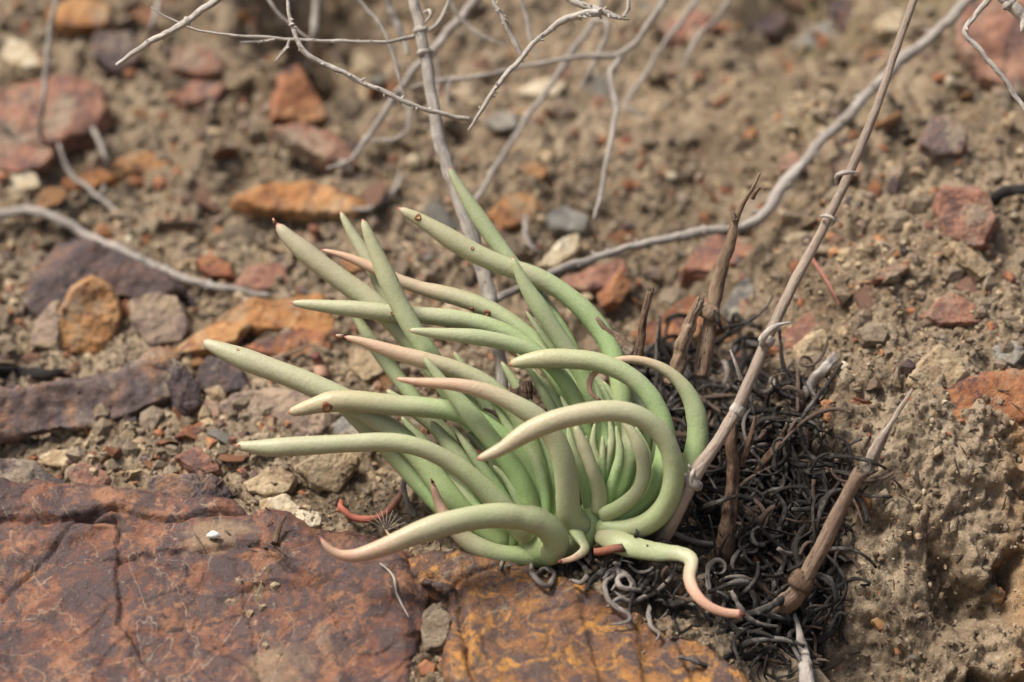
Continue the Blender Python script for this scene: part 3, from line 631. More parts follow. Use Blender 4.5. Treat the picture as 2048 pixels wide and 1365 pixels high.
while npeb < 295 and cand < 6000:
    cand += 1; px = rp.uniform(-10, 2058); py = rp.uniform(5, 985) if px < 1150 else rp.uniform(5, 1340)
    if px > 1150 and py > 800 and px < 1640: continue
    if inpoly(np.array([px]), np.array([py]), HEAP)[0] or (px < 800 and py > 960): continue
    if any(inpoly(np.array([px]), np.array([py]), q)[0] for q in taken): continue
    if px > 1150 and py > 200 and rp.random() < 0.35: continue
    if 560 < px < 1400 and py > 640 and py < 1130 and rp.random() < 0.85: continue
    Hh, n, d = hit(px, py, True)
    if d > 1500: continue
    s_ = 0.0014 + 0.0060 * rp.random() ** 2.2
    if py < 520: s_ *= 1.9
    if rp.random() < (0.5 if px < 1000 else 0.36): s_ = 0.0045 + 0.0065 * rp.random() ** 1.6 * (1.35 if py < 520 else 1.0)
    if px > 1640 and py > 800: s_ = 0.0009 + 0.0016 * rp.random() ** 2
    c = rp.choice(PCOL); o = bpy.data.objects.new('pebble', rp.choice(PM[c])); COL.objects.link(o)
    o.location = Hh - n * s_ * 0.05; o.scale = (s_ * rp.uniform(0.9, 1.5), s_, s_ * rp.uniform(0.7, 1.1))
    o.rotation_euler = (rp.uniform(-0.7, 0.7), rp.uniform(-0.7, 0.7), rp.uniform(0, 6.28))
    zone = 'the soil bank right of the leaf heap' if px > 1640 and py > 800 else 'the blurred slope behind the twigs' if py < 330 else 'the ground left of the leaves' if px < 700 else 'the terrace right of the leaves' if px > 1300 else 'the soil behind the leaves'
    near_ = min(ST, key=lambda q: (np.mean([p[0] for p in q[0]]) - px) ** 2 + (np.mean([p[1] for p in q[0]]) - py) ** 2); ncx, ncy = np.mean(near_[0], axis=0)
    side_ = ('left of' if px < ncx else 'right of') if abs(px - ncx) > abs(py - ncy) else ('above' if py < ncy else 'below')
    size_ = 'small' if s_ < 0.0035 else 'larger'; lab = f'{size_} {PWORD[c]} pebble {side_} the {near_[-1]}'
    if len(lab.split()) > 16 or math.hypot(px - ncx, py - ncy) > 190: lab = f'{size_} {PWORD[c]} pebble lying on {zone}'
    tag(o, lab, 'pebble', 'pebbles scattered over the bank'); npeb += 1

def scatter_mesh(name, centres, normals, sizes, mat, kind_label, flatness=0.7, sink=0.2):
    n = len(centres); k = len(IC1_V); base = IC1_V[None] * (1 + 0.25 * RNG.standard_normal((n, k, 1)))
    base *= (0.6 + 0.6 * RNG.random((n, 1, 3))); th = RNG.random(n) * 6.283
    c, s = np.cos(th), np.sin(th); b0 = base.copy(); b0[..., 0] = base[..., 0] * c[:, None] - base[..., 1] * s[:, None]; b0[..., 1] = base[..., 0] * s[:, None] + base[..., 1] * c[:, None]
    V = centres[:, None] + b0 * sizes[:, None, None] + normals[:, None] * (sizes * sink)[:, None, None]
    F = (np.arange(n)[:, None, None] * k + IC1_F[None]).reshape(-1, 3)
    return tag(put(name, mk_mesh(name, V.reshape(-1, 3), tris=F, smooth=False), mat), kind_label, kind='stuff')
cand = np.where((gx > -30) & (gx < 2080) & (gy > 300) & (gy < 1400) & (gD < 1.45))[0]
def grit(n, lo, hi, mat, lab, pw=3.0):
    c = RNG.choice(cand, n); return scatter_mesh('gravel', TP[c] + RNG.normal(size=(n, 3)) * 0.0004, TN[c], lo + (hi - lo) * RNG.random(n) ** pw, mat, lab)
grit(12500, 0.00035, 0.0019, RM['clod'], 'fine soil crumbs strewn over the bank')
grit(4000, 0.0004, 0.0019, RM['tan'], 'fine tan grit strewn over the bank')
grit(1300, 0.0004, 0.0017, RM['rust'], 'fine rusty grit strewn over the bank')
grit(900, 0.0004, 0.0013, RM['cream'], 'fine pale grit strewn over the bank')

cand2 = np.where((gx > -60) & (gx < 2100) & (gy > -60) & (gy < 960) & (gD < 2.2) & ((gx < 1250) | (gy < 760)))[0]
def rubble(n, lo, hi, mat, lab):
    wgt = np.where(gx[cand2] < 900, 1.0, 0.55) * gD[cand2] ** 3; c = RNG.choice(cand2, n, p=wgt / wgt.sum())
    o = scatter_mesh('gravel', TP[c], TN[c], lo + (hi - lo) * RNG.random(n) ** 2.2, mat, lab, sink=0.05)
rubble(2200, 0.0012, 0.0052, RM['clod'], 'broken soil crumbs littering the slope')
rubble(700, 0.0010, 0.0042, RM['rust'], 'broken rusty chips littering the slope')
rubble(800, 0.0010, 0.0042, RM['tan'], 'broken tan chips littering the slope')
rubble(600, 0.0010, 0.0042, RM['mauve'], 'broken mauve-brown chips littering the slope')
rubble(300, 0.0010, 0.0035, RM['cream'], 'broken pale chips littering the slope')
rubble(300, 0.0010, 0.0040, RM['dark'], 'broken dark chips littering the slope')

# ------------------------------------------------------------------ the succulent
foot = at(1130, 1085, -6)
plant = tag(empty('succulent', foot), 'pale green succulent with long curling finger leaves on the rock ledge', 'succulent')
def leaf(pts, d, w, tan=(0.5, 0.1), pink=(0, 0), tip=0.30, fine=0.0, bw=1.16, flat=0.9, label=None, pinch=(), wrinkle=0.0, parent=plant, name='leaf', clamp=True, n=46, cut=False, prof=None):
    """pts run tip to base in photo pixels; d depth list (mm); w widest diameter (px); tan/pink = (at the tip, at the base)"""
    if tip < 0.36: tip *= 0.8
    P2 = np.asarray(pts, float); dd = np.interp(np.linspace(0, 1, len(P2)), np.linspace(0, 1, len(d)), d)
    S, t = spline(np.column_stack([P2, dd]) * np.array([1, 1, 5.0]), n); S[:, 2] /= 5.0
    if prof is not None: prof = np.interp(t, np.linspace(0, 1, len(prof)), prof)
    elif cut: prof = 1 - 0.3 * np.exp(-t / 0.1)
    else: prof = np.where(t < tip, np.clip(t / tip, 0, 1) ** (0.47 + fine) * (1 - 0.08 * (1 - t / tip)), 1.0)
    r = w / 2 * prof * (1 + (bw - 1) * sstep(t, 0.55, 1.0)); r = np.maximum(r, w * 0.02)
    for pt, amt in pinch: r = r * (1 - amt * np.exp(-((t - pt) / 0.018) ** 2))
    if wrinkle: r = r * (1 + wrinkle * np.sin(t * 95 + 3 * np.sin(t * 17)))
    r = r * 0.89 * np.sqrt(np.clip(1 - (np.clip(t - 0.95, 0, 1) / 0.052) ** 2, 0.02, 1))
    C = np.array([at(a, b, c) for a, b, c in S]); rr = r * PX
    if clamp:
        for k in range(0, n):
            g = hit(S[k, 0], S[k, 1])[2] - rr[k] * 1000 * 0.9
            if S[k, 2] > g: C[k] = at(S[k, 0], S[k, 1], g); S[k, 2] = g
        ker = np.array([1, 2, 3, 2, 1]) / 9; pad = np.pad(C, ((2, 2), (0, 0)), 'edge')
        C = np.stack([np.convolve(pad[:, q], ker, 'valid') for q in range(3)], 1)
    V, Q, Tr = tube(C, rr, 16, flat)
    ph = RNG.random() * 50
    V[:-2] += (V[:-2] - np.repeat(C, 16, 0)) * (0.09 * fbm(V[:-2] * 48 + ph, 3))[:, None]
    o = centred(name, V, LEAF, Q, Tr, parent=parent)
    tv = np.concatenate([np.repeat(t, 16), [0, 1]])
    tn = tan[0] + (tan[1] - tan[0]) * sstep(tv, 0.1, 0.95); pk = np.where(tv < 0.5, pink[0] * (1 - sstep(tv, 0.05, 0.5)), 0) + pink[1] * sstep(tv, 0.5, 1.0)
    attr(o, 'leaf', np.stack([np.maximum(tv, 0.05 if cut else 0), tn, pk, np.ones_like(tv)], 1))
    if label: o['label'] = label
    o['_c'] = 0; del o['_c']
    return o, C, rr, S
A0 = (1180, 1045); B0 = (1065, 1095)
# ---- back of the fan
leaf([(893,328),(930,393),(985,475),(1045,555),(1105,635),(1150,720),(1180,830),(1185,940)], [22,20,10,2], 37, (0.15,0), tip=0.22)
leaf([(677,416),(700,462),(732,512),(772,590),(830,680),(900,780),(980,890),(1050,1010)], [26,24,16,0], 33, (0.75,0.2), tip=0.2)
L9 = leaf([(634,498),(690,512),(745,536),(800,563),(855,580),(910,594),(965,612),(1015,640),(1065,680),(1115,735),(1160,810),(1185,920)], [18,17,15,10,0], 40, (1.0,0.25), (0.85,0), tip=0.42, pinch=[(0.30,0.12)], label='leaf with dry pink upper half')
L2 = leaf([(788,412),(850,446),(930,497),(1010,533),(1085,560),(1150,603),(1200,658),(1228,712),(1243,780),(1238,870),(1205,960)], [8,9,9,7,3,0], 44, (0.45,0), (0.15,0), tip=0.2)
leaf([(1022,510),(1050,570),(1090,632),(1130,692),(1165,750),(1190,830),(1195,930)], [-3,-2,0,0], 39, (0.1,0), tip=0.3)
leaf([(1050,620),(1080,662),(1112,702),(1150,765),(1180,850)], [4,4,3], 24, (0.1,0), tip=0.4)
L7 = leaf([(547,440),(583,483),(632,522),(690,566),(742,602),(795,652),(850,715),(905,790),(960,870),(1010,960),(1050,1040)], [14,14,12,8,0], 48, (0.8,0.05), (0.1,0), tip=0.13, label='thick leaf with hooked dry tip')
L8 = leaf([(573,605),(640,612),(720,620),(800,628),(880,634),(950,644),(1010,664),(1062,698),(1105,742),(1145,805),(1178,900)], [5,5,5,4,0], 39, (0.85,0.1), tip=0.22)
leaf([(693,600),(722,650),(770,720),(830,800),(895,885),(960,970),(1020,1050)], [18,16,10,0], 34, (0.3,0.05), tip=0.25)
leaf([(722,432),(746,492),(780,570),(812,634),(852,702),(905,775),(962,852),(1012,930),(1050,1020)], [-5,-5,-6,-8], 44, (0.35,0.05), (0.1,0), tip=0.24)
L10 = leaf([(812,660),(870,667),(945,674),(1015,686),(1075,708),(1122,752),(1160,820),(1182,920)], [-14,-12,-8,-3], 35, (0.4,0.05), tip=0.3)
# ---- middle of the fan
leaf([(682,672),(725,684),(790,705),(860,724),(920,742),(972,768),(1015,805),(1050,860),(1080,950),(1100,1040)], [-13,-13,-12,-8], 40, (0.95,0.3), (0.75,0), tip=0.34, label='leaf with dry pink tip')
leaf([(845,710),(880,758),(940,828),(1000,902),(1045,970),(1068,1050)], [-20,-20,-18,-12], 42, (0.1,0), tip=0.4)
leaf([(769,777),(805,806),(870,850),(940,920),(1010,1010),(1050,1070)], [4,2,-6], 38, (0.05,0), tip=0.3)
L13 = leaf([(568,827),(605,820),(645,806),(700,802),(780,810),(860,816),(925,828),(985,862),(1035,915),(1075,985),(1090,1060)], [-13,-13,-12,-8], 46, (0.35,0), (0.35,0), tip=0.16, pinch=[(0.10,0.10)], label='green leaf with kinked tip and brown lesion')
L12 = leaf([(395,679),(455,706),(530,735),(610,764),(690,800),(750,838),(810,882),(862,945),(910,1010),(965,1060),(1030,1092)], [0,-3,-6,-8,-10], 50, (0.95,0.2), tip=0.16)
leaf([(640,775),(720,838),(785,900),(850,972),(920,1038),(1010,1090)], [4,2,-2,-8], 56, (0.3,0.0), tip=0.35)
L14 = leaf([(462,890),(520,896),(600,893),(700,887),(780,884),(845,896),(905,927),(957,967),(1005,1015),(1045,1060),(1062,1090)], [-30,-30,-28,-22,-14], 42, (0.85,0.65), tip=0.17)
L19 = leaf([(785,757),(840,765),(920,771),(990,790),(1050,820),(1095,855),(1122,905),(1134,965),(1136,1015),(1150,1048),(1182,1060)], [-31,-31,-30,-26,-20,-12], 50, (1.0,0.75), (1.0,0), tip=0.62, pinch=[(0.74,0.05),(0.79,0.06),(0.84,0.05)], label='leaf with long withered pink tip and creased base')
leaf([(1008,880),(1030,930),(1058,985),(1068,1050),(1066,1090)], [-14,-14,-12], 34, (0,0), tip=0.35)
leaf([(985,930),(1020,965),(1045,1020),(1060,1080)], [-16,-16,-14], 26, (0,0), tip=0.4)
leaf([(1015,800),(1070,870),(1100,950),(1108,1030),(1100,1080)], [-4,-6,-8], 54, (0,0), tip=0.35)
leaf([(860,840),(905,900),(960,970),(1020,1050),(1050,1085)], [-6,-8,-10], 40, (0.1,0), tip=0.3)
# ---- right-hand rosette
leaf([(1060,735),(1105,800),(1150,890),(1175,980)], [0,0,-4], 40, (0,0), tip=0.4)
leaf([(1110,720),(1165,790),(1195,880),(1192,980)], [3,2,-3], 44, (0,0), tip=0.35)
leaf([(1165,735),(1215,800),(1235,890),(1210,990)], [8,6,-2], 46, (0,0), tip=0.35)
leaf([(1228,745),(1275,820),(1285,910),(1240,1000),(1200,1040)], [12,8,-2], 46, (0.05,0), tip=0.35)
leaf([(1300,800),(1325,870),(1310,960),(1260,1020),(1200,1045)], [6,4,-2], 52, (0.05,0), tip=0.4)
leaf([(1240,800),(1262,880),(1245,960),(1205,1030)], [-6,-7,-8], 46, (0,0), tip=0.4)
leaf([(1190,845),(1186,890),(1196,930),(1204,970),(1196,1030)], [-12,-12,-12], 25, (0,0), tip=0.45)
leaf([(1218,835),(1224,880),(1214,920),(1206,965),(1200,1030)], [-14,-14,-13], 26, (0.1,0), tip=0.45)
leaf([(1205,870),(1206,900),(1203,950),(1200,1020)], [-16,-16,-14], 20, (0,0), tip=0.5)
leaf([(1150,850),(1168,895),(1186,945),(1199,985),(1197,1030)], [-24,-22,-16], 31, (0.95,0.6), tip=0.3)
leaf([(1135,850),(1150,915),(1172,975),(1185,1040)], [-16,-15,-12], 28, (0.1,0), tip=0.4)
leaf([(1244,838),(1272,880),(1288,930),(1278,978),(1240,1015),(1198,1034)], [-26,-26,-24,-17], 34, (0.8,0.45), tip=0.35)
L18 = leaf([(1208,803),(1188,798),(1174,777),(1182,750),(1215,727),(1262,718),(1320,733),(1366,770),(1392,822),(1396,875),(1384,935),(1350,992),(1292,1040),(1225,1052)], [-11,-12,-12,-10,-9,-8,-8,-8,-10], 53, (0.7,0), (1.0,0), prof=[0.10,0.24,0.30,0.34,0.40,0.52,0.72,0.92,1,1,1,1,1,1], pinch=[(0.56,0.05),(0.60,0.04),(0.68,0.04)], label='arching leaf with withered pink curled tip')
L17 = leaf([(1010,731),(1060,721),(1130,717),(1200,726),(1258,752),(1300,792),(1326,845),(1332,905),(1312,965),(1268,1015),(1200,1048)], [-14,-15,-17,-18,-18,-14], 43, (0.15,0.05), (0.2,0), tip=0.16, pinch=[(0.47,0.03),(0.53,0.03)])
L16 = leaf([(945,922),(998,903),(1042,872),(1095,845),(1160,828),(1230,821),(1292,840),(1335,885),(1349,945),(1338,1003),(1298,1047),(1240,1064),(1185,1048)], [-42,-42,-42,-40,-36,-30,-22,-14], 47, (1.0,0.5), (0.25,0.0), tip=0.24, pinch=[(0.09,0.08),(0.50,0.03),(0.545,0.04),(0.60,0.03),(0.66,0.03)], label='front leaf curled over in a big hook')
for pts, d, w in (
 ([(1030,700),(1078,770),(1130,870),(1168,980)],[-2,-2,-6],24), ([(1140,700),(1180,760),(1212,850),(1205,960)],[1,0,-6],26), ([(1205,760),(1250,840),(1262,930),(1215,1020)],[2,0,-8],28),
 ([(800,830),(850,890),(910,960),(980,1040),(1040,1085)],[6,2,-6],42), ([(905,700),(950,770),(1000,850),(1050,940),(1075,1040)],[6,4,-4],38), ([(1000,720),(1050,800),(1095,890),(1120,990),(1120,1070)],[6,4,-4],42),
 ([(930,860),(985,920),(1030,990),(1055,1060)],[-4,-6,-10],38), ([(860,930),(920,990),(980,1050),(1040,1090)],[-2,-6,-10],42), ([(1085,690),(1130,760),(1160,850),(1180,950)],[8,6,-2],36),
 ([(1270,850),(1296,920),(1276,990),(1210,1036)],[-14,-14,-12],26), ([(1232,850),(1240,910),(1224,970),(1202,1030)],[-18,-18,-14],24), ([(1120,790),(1150,850),(1178,930),(1190,1020)],[-10,-10,-10],26),
 ([(960,760),(1010,840),(1052,930),(1075,1040)],[-8,-10,-10],26), ([(905,850),(950,915),(1005,990),(1045,1070)],[-10,-12,-12],28), ([(1040,860),(1075,930),(1090,1000),(1082,1080)],[-12,-12,-12],30), ([(1172,870),(1182,930),(1192,1000)],[-20,-18,-14],18)):
    leaf(pts, d, w, (0.0, 0), tip=0.45)
# ---- bottom front
leaf([(864,962),(876,1002),(897,1042),(935,1082),(990,1108),(1060,1114),(1100,1108)], [-16,-18,-16,-10], 44, (0.8,0.4), (1.0,0), tip=0.55, cut=False, label='short leaf with shrivelled pink end')
L15 = leaf([(638,1070),(660,1103),(702,1114),(762,1097),(832,1068),(900,1046),(970,1033),(1035,1034),(1085,1046),(1113,1078),(1112,1104),(1078,1116)], [-48,-46,-44,-40,-32,-24,-18], 54, (1.0,0.6), (0.9,0.0), tip=0.42, fine=0.1, pinch=[(0.72,0.10)], label='lowest leaf arching onto the rock with pink tip')
leaf([(1486,1228),(1455,1227),(1418,1214),(1390,1187),(1377,1152),(1386,1122),(1362,1108),(1310,1104),(1250,1090),(1195,1060)], [-42,-42,-42,-40,-36,-34,-30,-28,-26,-16], 50, (1.0,0.5), (2.6,0.1), flat=0.55, prof=[0.36,0.38,0.44,0.54,0.66,0.76,0.90,1.0,1.0,0.9], wrinkle=0.02, pinch=[(0.53,0.08),(0.58,0.06)], label='leaf lying flat then hooked down with a withered pink end')
leaf([(1120,1124),(1148,1116),(1170,1098),(1158,1075),(1150,1055)], [-26,-28,-24,-14], 34, (0.9,0.4), (0.9,0), flat=0.6, prof=[0.30,0.42,0.62,0.85,1,1], label='shrivelled pale leaf curled under the base')
# rosette stems
for (p0, p1, p2, wd) in (((1200, 965), (1185, 1040), (1165, 1095), 46), ((1060, 1050), (1070, 1095), (1110, 1118), 56), ((1190, 1040), (1130, 1085), (1090, 1100), 50)):
    S, t = spline(np.array([p0, p1, p2], float), 16); C = np.array([at(a, b, -8 - 6 * q) for (a, b), q in zip(S, t)])
    V, Q, Tr = tube(C, wd / 2 * PX * (1 - 0.25 * np.cos(t * 6)), 12); o = centred('stem', V, LEAF, Q, Tr, parent=plant)
    attr(o, 'leaf', np.tile([0.95, 0.1, 0, 1.0], (len(V), 1)))
# scars on the leaves
SCARM = NT('leaf_scar'); SCARM = SCARM.done((0.16, 0.06, 0.03), 0.7)
SCARC = NT('leaf_scar_centre'); SCARC = SCARC.done((0.36, 0.22, 0.10), 0.7)
def scar(L, px, py, rpx):
    o, C, rr, S = L; k = int(np.argmin(np.hypot(S[:, 0] - px, S[:, 1] - py)))
    T, _, _ = frames(C); tv = T[k]; nrm = -FWD - tv * (-FWD @ tv); nrm /= np.linalg.norm(nrm)
    sdv = np.cross(tv, nrm); off = ((at(px, py, S[k, 2]) - C[k]) @ sdv) / rr[k]; off = float(np.clip(off, -0.85, 0.85))
    nn = nrm * math.sqrt(1 - off * off) + sdv * off; c = C[k] + nn * rr[k] * 0.95; u = np.cross(nn, tv); u /= np.linalg.norm(u)
    a = np.linspace(0, 2 * math.pi, 16, endpoint=False); rp_ = rpx * PX
    ring = [(0.0, 0.12), (0.45, 0.12), (0.65, 0.30), (0.9, 0.30), (1.15, 0.02), (1.2, -0.5)]; V = []
    for q, hgt in ring: V.append(c + rp_ * (q * (np.cos(a)[:, None] * u + np.sin(a)[:, None] * tv) * (1 + 0.12 * np.sin(3 * a + px))[:, None] + hgt * nn))
    V = np.vstack(V); Q = [(g * 16 + j, g * 16 + (j + 1) % 16, (g + 1) * 16 + (j + 1) % 16, (g + 1) * 16 + j) for g in range(len(ring) - 1) for j in range(16)]
    m = centred('scar', V, SCARM, Q); m.parent = o; m.location = Vector(V.mean(0)) - plant.location - o.location
    m.data.materials.append(SCARC)
    for pi, p in enumerate(m.data.polygons): p.material_index = 1 if pi < 32 else 0
for L, px, py, r_ in ((L13, 656, 815, 9), (L2, 838, 436, 6), (L9, 943, 622, 5), (L9, 973, 627, 6), (L8, 785, 627, 4), (L2, 947, 498, 3), (L12, 473, 697, 3), (L14, 480, 893, 3)): scar(L, px, py, r_)
# dry frayed leaf ends
def rag(px, py, d, L, col):
    C = np.array([at(px, py, d), at(px + L[0] * 0.5, py + L[1] * 0.5, d - 1), at(px + L[0], py + L[1], d)])
    S, t = spline(C, 8); V, Q, Tr = tube(S, PX * np.linspace(3.6, 1.6, 8), 7, 0.5, 0.4, 500); o = centred('dry_tip', V, TINT, Q, Tr, parent=plant); attr(o, 'tint', np.tile([*col, 1], (len(V), 1)))
rag(1478, 1227, -31, (14, 4), (0.16, 0.05, 0.03)); rag(866, 966, -17, (-4, -8), (0.20, 0.06, 0.05)); rag(1122, 1122, -27, (-6, 4), (0.30, 0.10, 0.07)); rag(1200, 801, -1, (12, 3), (0.16, 0.07, 0.05)); rag(686, 673, -13, (-14, -2), (0.42, 0.30, 0.22)); rag(549, 446, 14, (-3, -9), (0.40, 0.22, 0.12))

# ------------------------------------------------------------------ dead curled leaves
def dead(px, py, lift, length, curl, rad, mat, label, group, name='dead_leaf', seed=0, cat='dead leaf', n=26, obj=True, wander=1.0):
    rg = np.random.default_rng(seed); H_, nrm, d = hit(px, py)
    t1 = np.cross(nrm, rg.normal(size=3)); t1 /= np.linalg.norm(t1)
    ax = nrm * 0.6 + FWD * -0.5 + rg.normal(size=3) * 0.55; ax /= np.linalg.norm(ax); t1 -= ax * (t1 @ ax) * 0.8; t1 /= np.linalg.norm(t1)
    p = H_ + nrm * lift; C = [p]; ds = length / n; tv = t1; kc = curl * rg.choice([-1, 1])
    ph = rg.random() * 6.3; wander = wander * rg.uniform(0.4, 1.8)
    for k in range(n - 1):
        kk = kc * (0.55 + 0.9 * k / n + wander * 0.8 * math.sin(k / n * 5 + ph)); a_ = kk * ds
        tv = tv * math.cos(a_) + np.cross(ax, tv) * math.sin(a_) + ax * (ax @ tv) * (1 - math.cos(a_)); tv /= np.linalg.norm(tv)
        p = p + tv * ds; C.append(p); ax = ax + rg.normal(size=3) * 0.16; ax /= np.linalg.norm(ax)
    C = np.array(C); C = C - C.mean(0) + H_ + nrm * lift
    r = rad * (0.55 + 0.55 * np.sin(np.linspace(0.35, 3.0, n))) * (1 + 0.12 * rg.normal(size=n))
    V, Q, Tr = tube(C, r, 8, rg.uniform(0.3, 0.9), 0.32, 420, groove=0.35)
    if not obj: return V, Q, Tr
    return tag(centred(name, V, mat, Q, Tr), label, cat, group)
rh = random.Random(21); hp = np.array(HEAP, float)
def heap_px():
    while True:
        a, b = rh.uniform(1180, 1710), rh.uniform(680, 1350)
        if inpoly(np.array([a]), np.array([b]), HEAP)[0] and not inpoly(np.array([a]), np.array([b]), [(1180,1055),(1400,1080),(1430,1190),(1500,1205),(1500,1250),(1400,1250),(1345,1160),(1190,1125)])[0]: return a, b
Vs, Qs, Ts, Fs, off = [], [], [], [], 0
for k in range(420):
    a, b = heap_px(); V, Q, Tr = dead(a, b, rh.uniform(-0.001, 0.003), rh.uniform(0.012, 0.035), rh.uniform(30, 220), rh.uniform(0.0003, 0.0010), DEAD, '', '', seed=k, obj=False, n=16)
    Vs.append(V); Qs.append(Q + off); Ts.append(Tr + off); Fs.append(LASTF[0]); off += len(V)
lit = put('leaf_litter', mk_mesh('leaf_litter', np.vstack(Vs), np.vstack(Qs), np.vstack(Ts)), DEAD); fibattr(lit, np.vstack(Fs)); LASTF[0] = None
tag(lit, 'tangled black leaf litter packed under the curled dead leaves', kind='stuff')
MARKS = [(1405, 720, 'tall broken stalk'), (1283, 690, 'thin brown stub'), (1480, 800, 'leaning twig'), (1462, 980, 'gnarled stump'), (1630, 1110, 'thick red-brown stub'), (1545, 900, 'slender brown stick'), (1635, 755, 'pale grey broken stick'),
         (1605, 1290, 'pale hollow stick'), (1430, 1215, 'withered pink leaf end'), (1345, 930, 'big hooked front leaf'), (1752, 900, 'grey split stalk'), (1500, 1290, 'large black looped leaf'), (1250, 1170, 'knotted pale dead leaf'), (1380, 1060, 'foot of the leaning twig'), (1565, 1030, 'grey-streaked long black leaf')]
for k in range(285):
    a, b = heap_px(); q = rh.random()
    mat = DEAD if q < 0.66 else DEADBROWN if q < 0.93 else DEADGREY
    word = 'black' if q < 0.66 else 'brown' if q < 0.93 else 'grey'
    L_, c_ = rh.uniform(0.024, 0.062), rh.uniform(35, 190)
    how = ('short' if L_ < 0.034 else 'long' if L_ > 0.048 else 'medium-long') + (' gently bent' if c_ < 60 else ' tightly coiled' if c_ > 110 else ' curled')
    lx, ly, ln = min(MARKS, key=lambda m: math.hypot(a - m[0], b - m[1])); dx, dy = a - lx, b - ly
    zone = (('right of' if dx > 0 else 'left of') if abs(dx) > abs(dy) else ('below' if dy > 0 else 'above')) + ' the ' + ln
    dead(a, b, rh.uniform(0.002, 0.022 if b < 840 else 0.016 if b < 960 else 0.011), L_, c_, rh.uniform(0.0006, 0.0015), mat, f'{how} {word} dead leaf {zone}', 'curled dead leaves heaped beside the succulent', seed=1000 + k)

def path3(pts):                         # (px, py, d) or (px, py, 'g', lift mm): d mm behind the plant's foot, or lying on whatever is there
    out = []
    for p in pts:
        if len(p) > 2 and p[2] == 'g': out.append(at(p[0], p[1], hit(p[0], p[1])[2] - p[3]))
        else: out.append(at(*p))
    return np.array(out)
def strip(name, pts, wid, mat, label=None, cat=None, parent=None, n=40, sides=8, rough=0.18, rs=350, flat=1.0, groove=0.0, group=None, tint=None, squash=None, jag=0.0, kink=0.55):
    C, t = spline(path3(pts), n); dep = ((C - CAM) @ FWD) / D0
    r = np.interp(t, np.linspace(0, 1, len(wid)), wid) / 2 * PX * dep
    if rough > 0.05 and n > 24:                          # small kinks and swellings
        s_ = np.concatenate([[0], np.cumsum(np.linalg.norm(np.diff(C, axis=0), axis=1))]); s3 = s_[:, None] * np.array([[1.0, 0.6, 0.3]]) + RNG.random(3) * 9
        C = C + np.stack([fbm(s3 * 90 + q * 31, 3) for q in range(3)], 1) * np.minimum(r, 0.002)[:, None] * kink; r = r * (1 + 0.3 * kink * fbm(s3 * 160 + 77, 3))
    V, Q, Tr = tube(C, r, sides, flat, rough, rs, groove, jag=jag); o = centred(name, V, mat, Q, Tr, parent=parent)
    if parent is None: tag(o, label, cat, group)
    elif label: o['label'] = label
    if tint is not None:
        tv = np.concatenate([np.repeat(t, sides), [0, 1]]); attr(o, 'tint', np.stack([np.interp(tv, np.linspace(0, 1, len(tint)), [c[q] for c in tint]) for q in range(3)] + [np.ones_like(tv)], 1))
    return o
G = 'g'
GD = 'dried leaves lying loose on the ground'
strip('dead_leaf', [(682,1000,G,5),(684,1018,G,6),(710,1036,G,7),(750,1036,G,7),(790,1010,G,8),(808,970,G,11),(816,935,G,14)], [8,13,14,14,13,11,6], TINT, 'brick-red dried leaf curved in a crescent on the soil', 'dead leaf', tint=[(0.33,0.09,0.06),(0.40,0.13,0.08),(0.36,0.13,0.08),(0.33,0.20,0.13),(0.25,0.19,0.15)], rough=0.2)
strip('dead_leaf', [(818,930,G,17),(808,960,G,15),(812,1000,G,11),(832,1034,G,4)], [4,10,13,12], DEADGREY, 'slate-grey dried leaf crossing the red crescent leaf', 'dead leaf')
strip('dead_leaf', [(912,858,-4),(925,885,-6),(950,905,-8),(985,912,-6)], [10,14,14,10], TINT, 'rust-brown dried leaf caught among the left green leaves', 'dead leaf', tint=[(0.35,0.14,0.08)] * 2)
strip('dead_leaf', [(968,818,-3),(995,830,-4),(1020,850,-3)], [6,11,8], TINT, 'mauve dried leaf caught behind the withered pink leaf', 'dead leaf', tint=[(0.30,0.19,0.17)] * 2)
strip('dead_leaf', [(1190,1104,-30),(1220,1102,-30),(1246,1094,-30)], [12,16,20], TINT, 'short red-brown dried leaf under the hooked front leaf', 'dead leaf', tint=[(0.30,0.11,0.06),(0.24,0.09,0.05),(0.06,0.03,0.02)], rough=0.35)
strip('dead_leaf', [(645,755,G,2),(640,730,G,8),(632,712,G,14)], [30,24,18], TINT, 'dried buff leaf stub with a dark torn top left of the fan', 'dead leaf', tint=[(0.36,0.22,0.14),(0.38,0.22,0.15),(0.12,0.04,0.03)], rough=0.2)
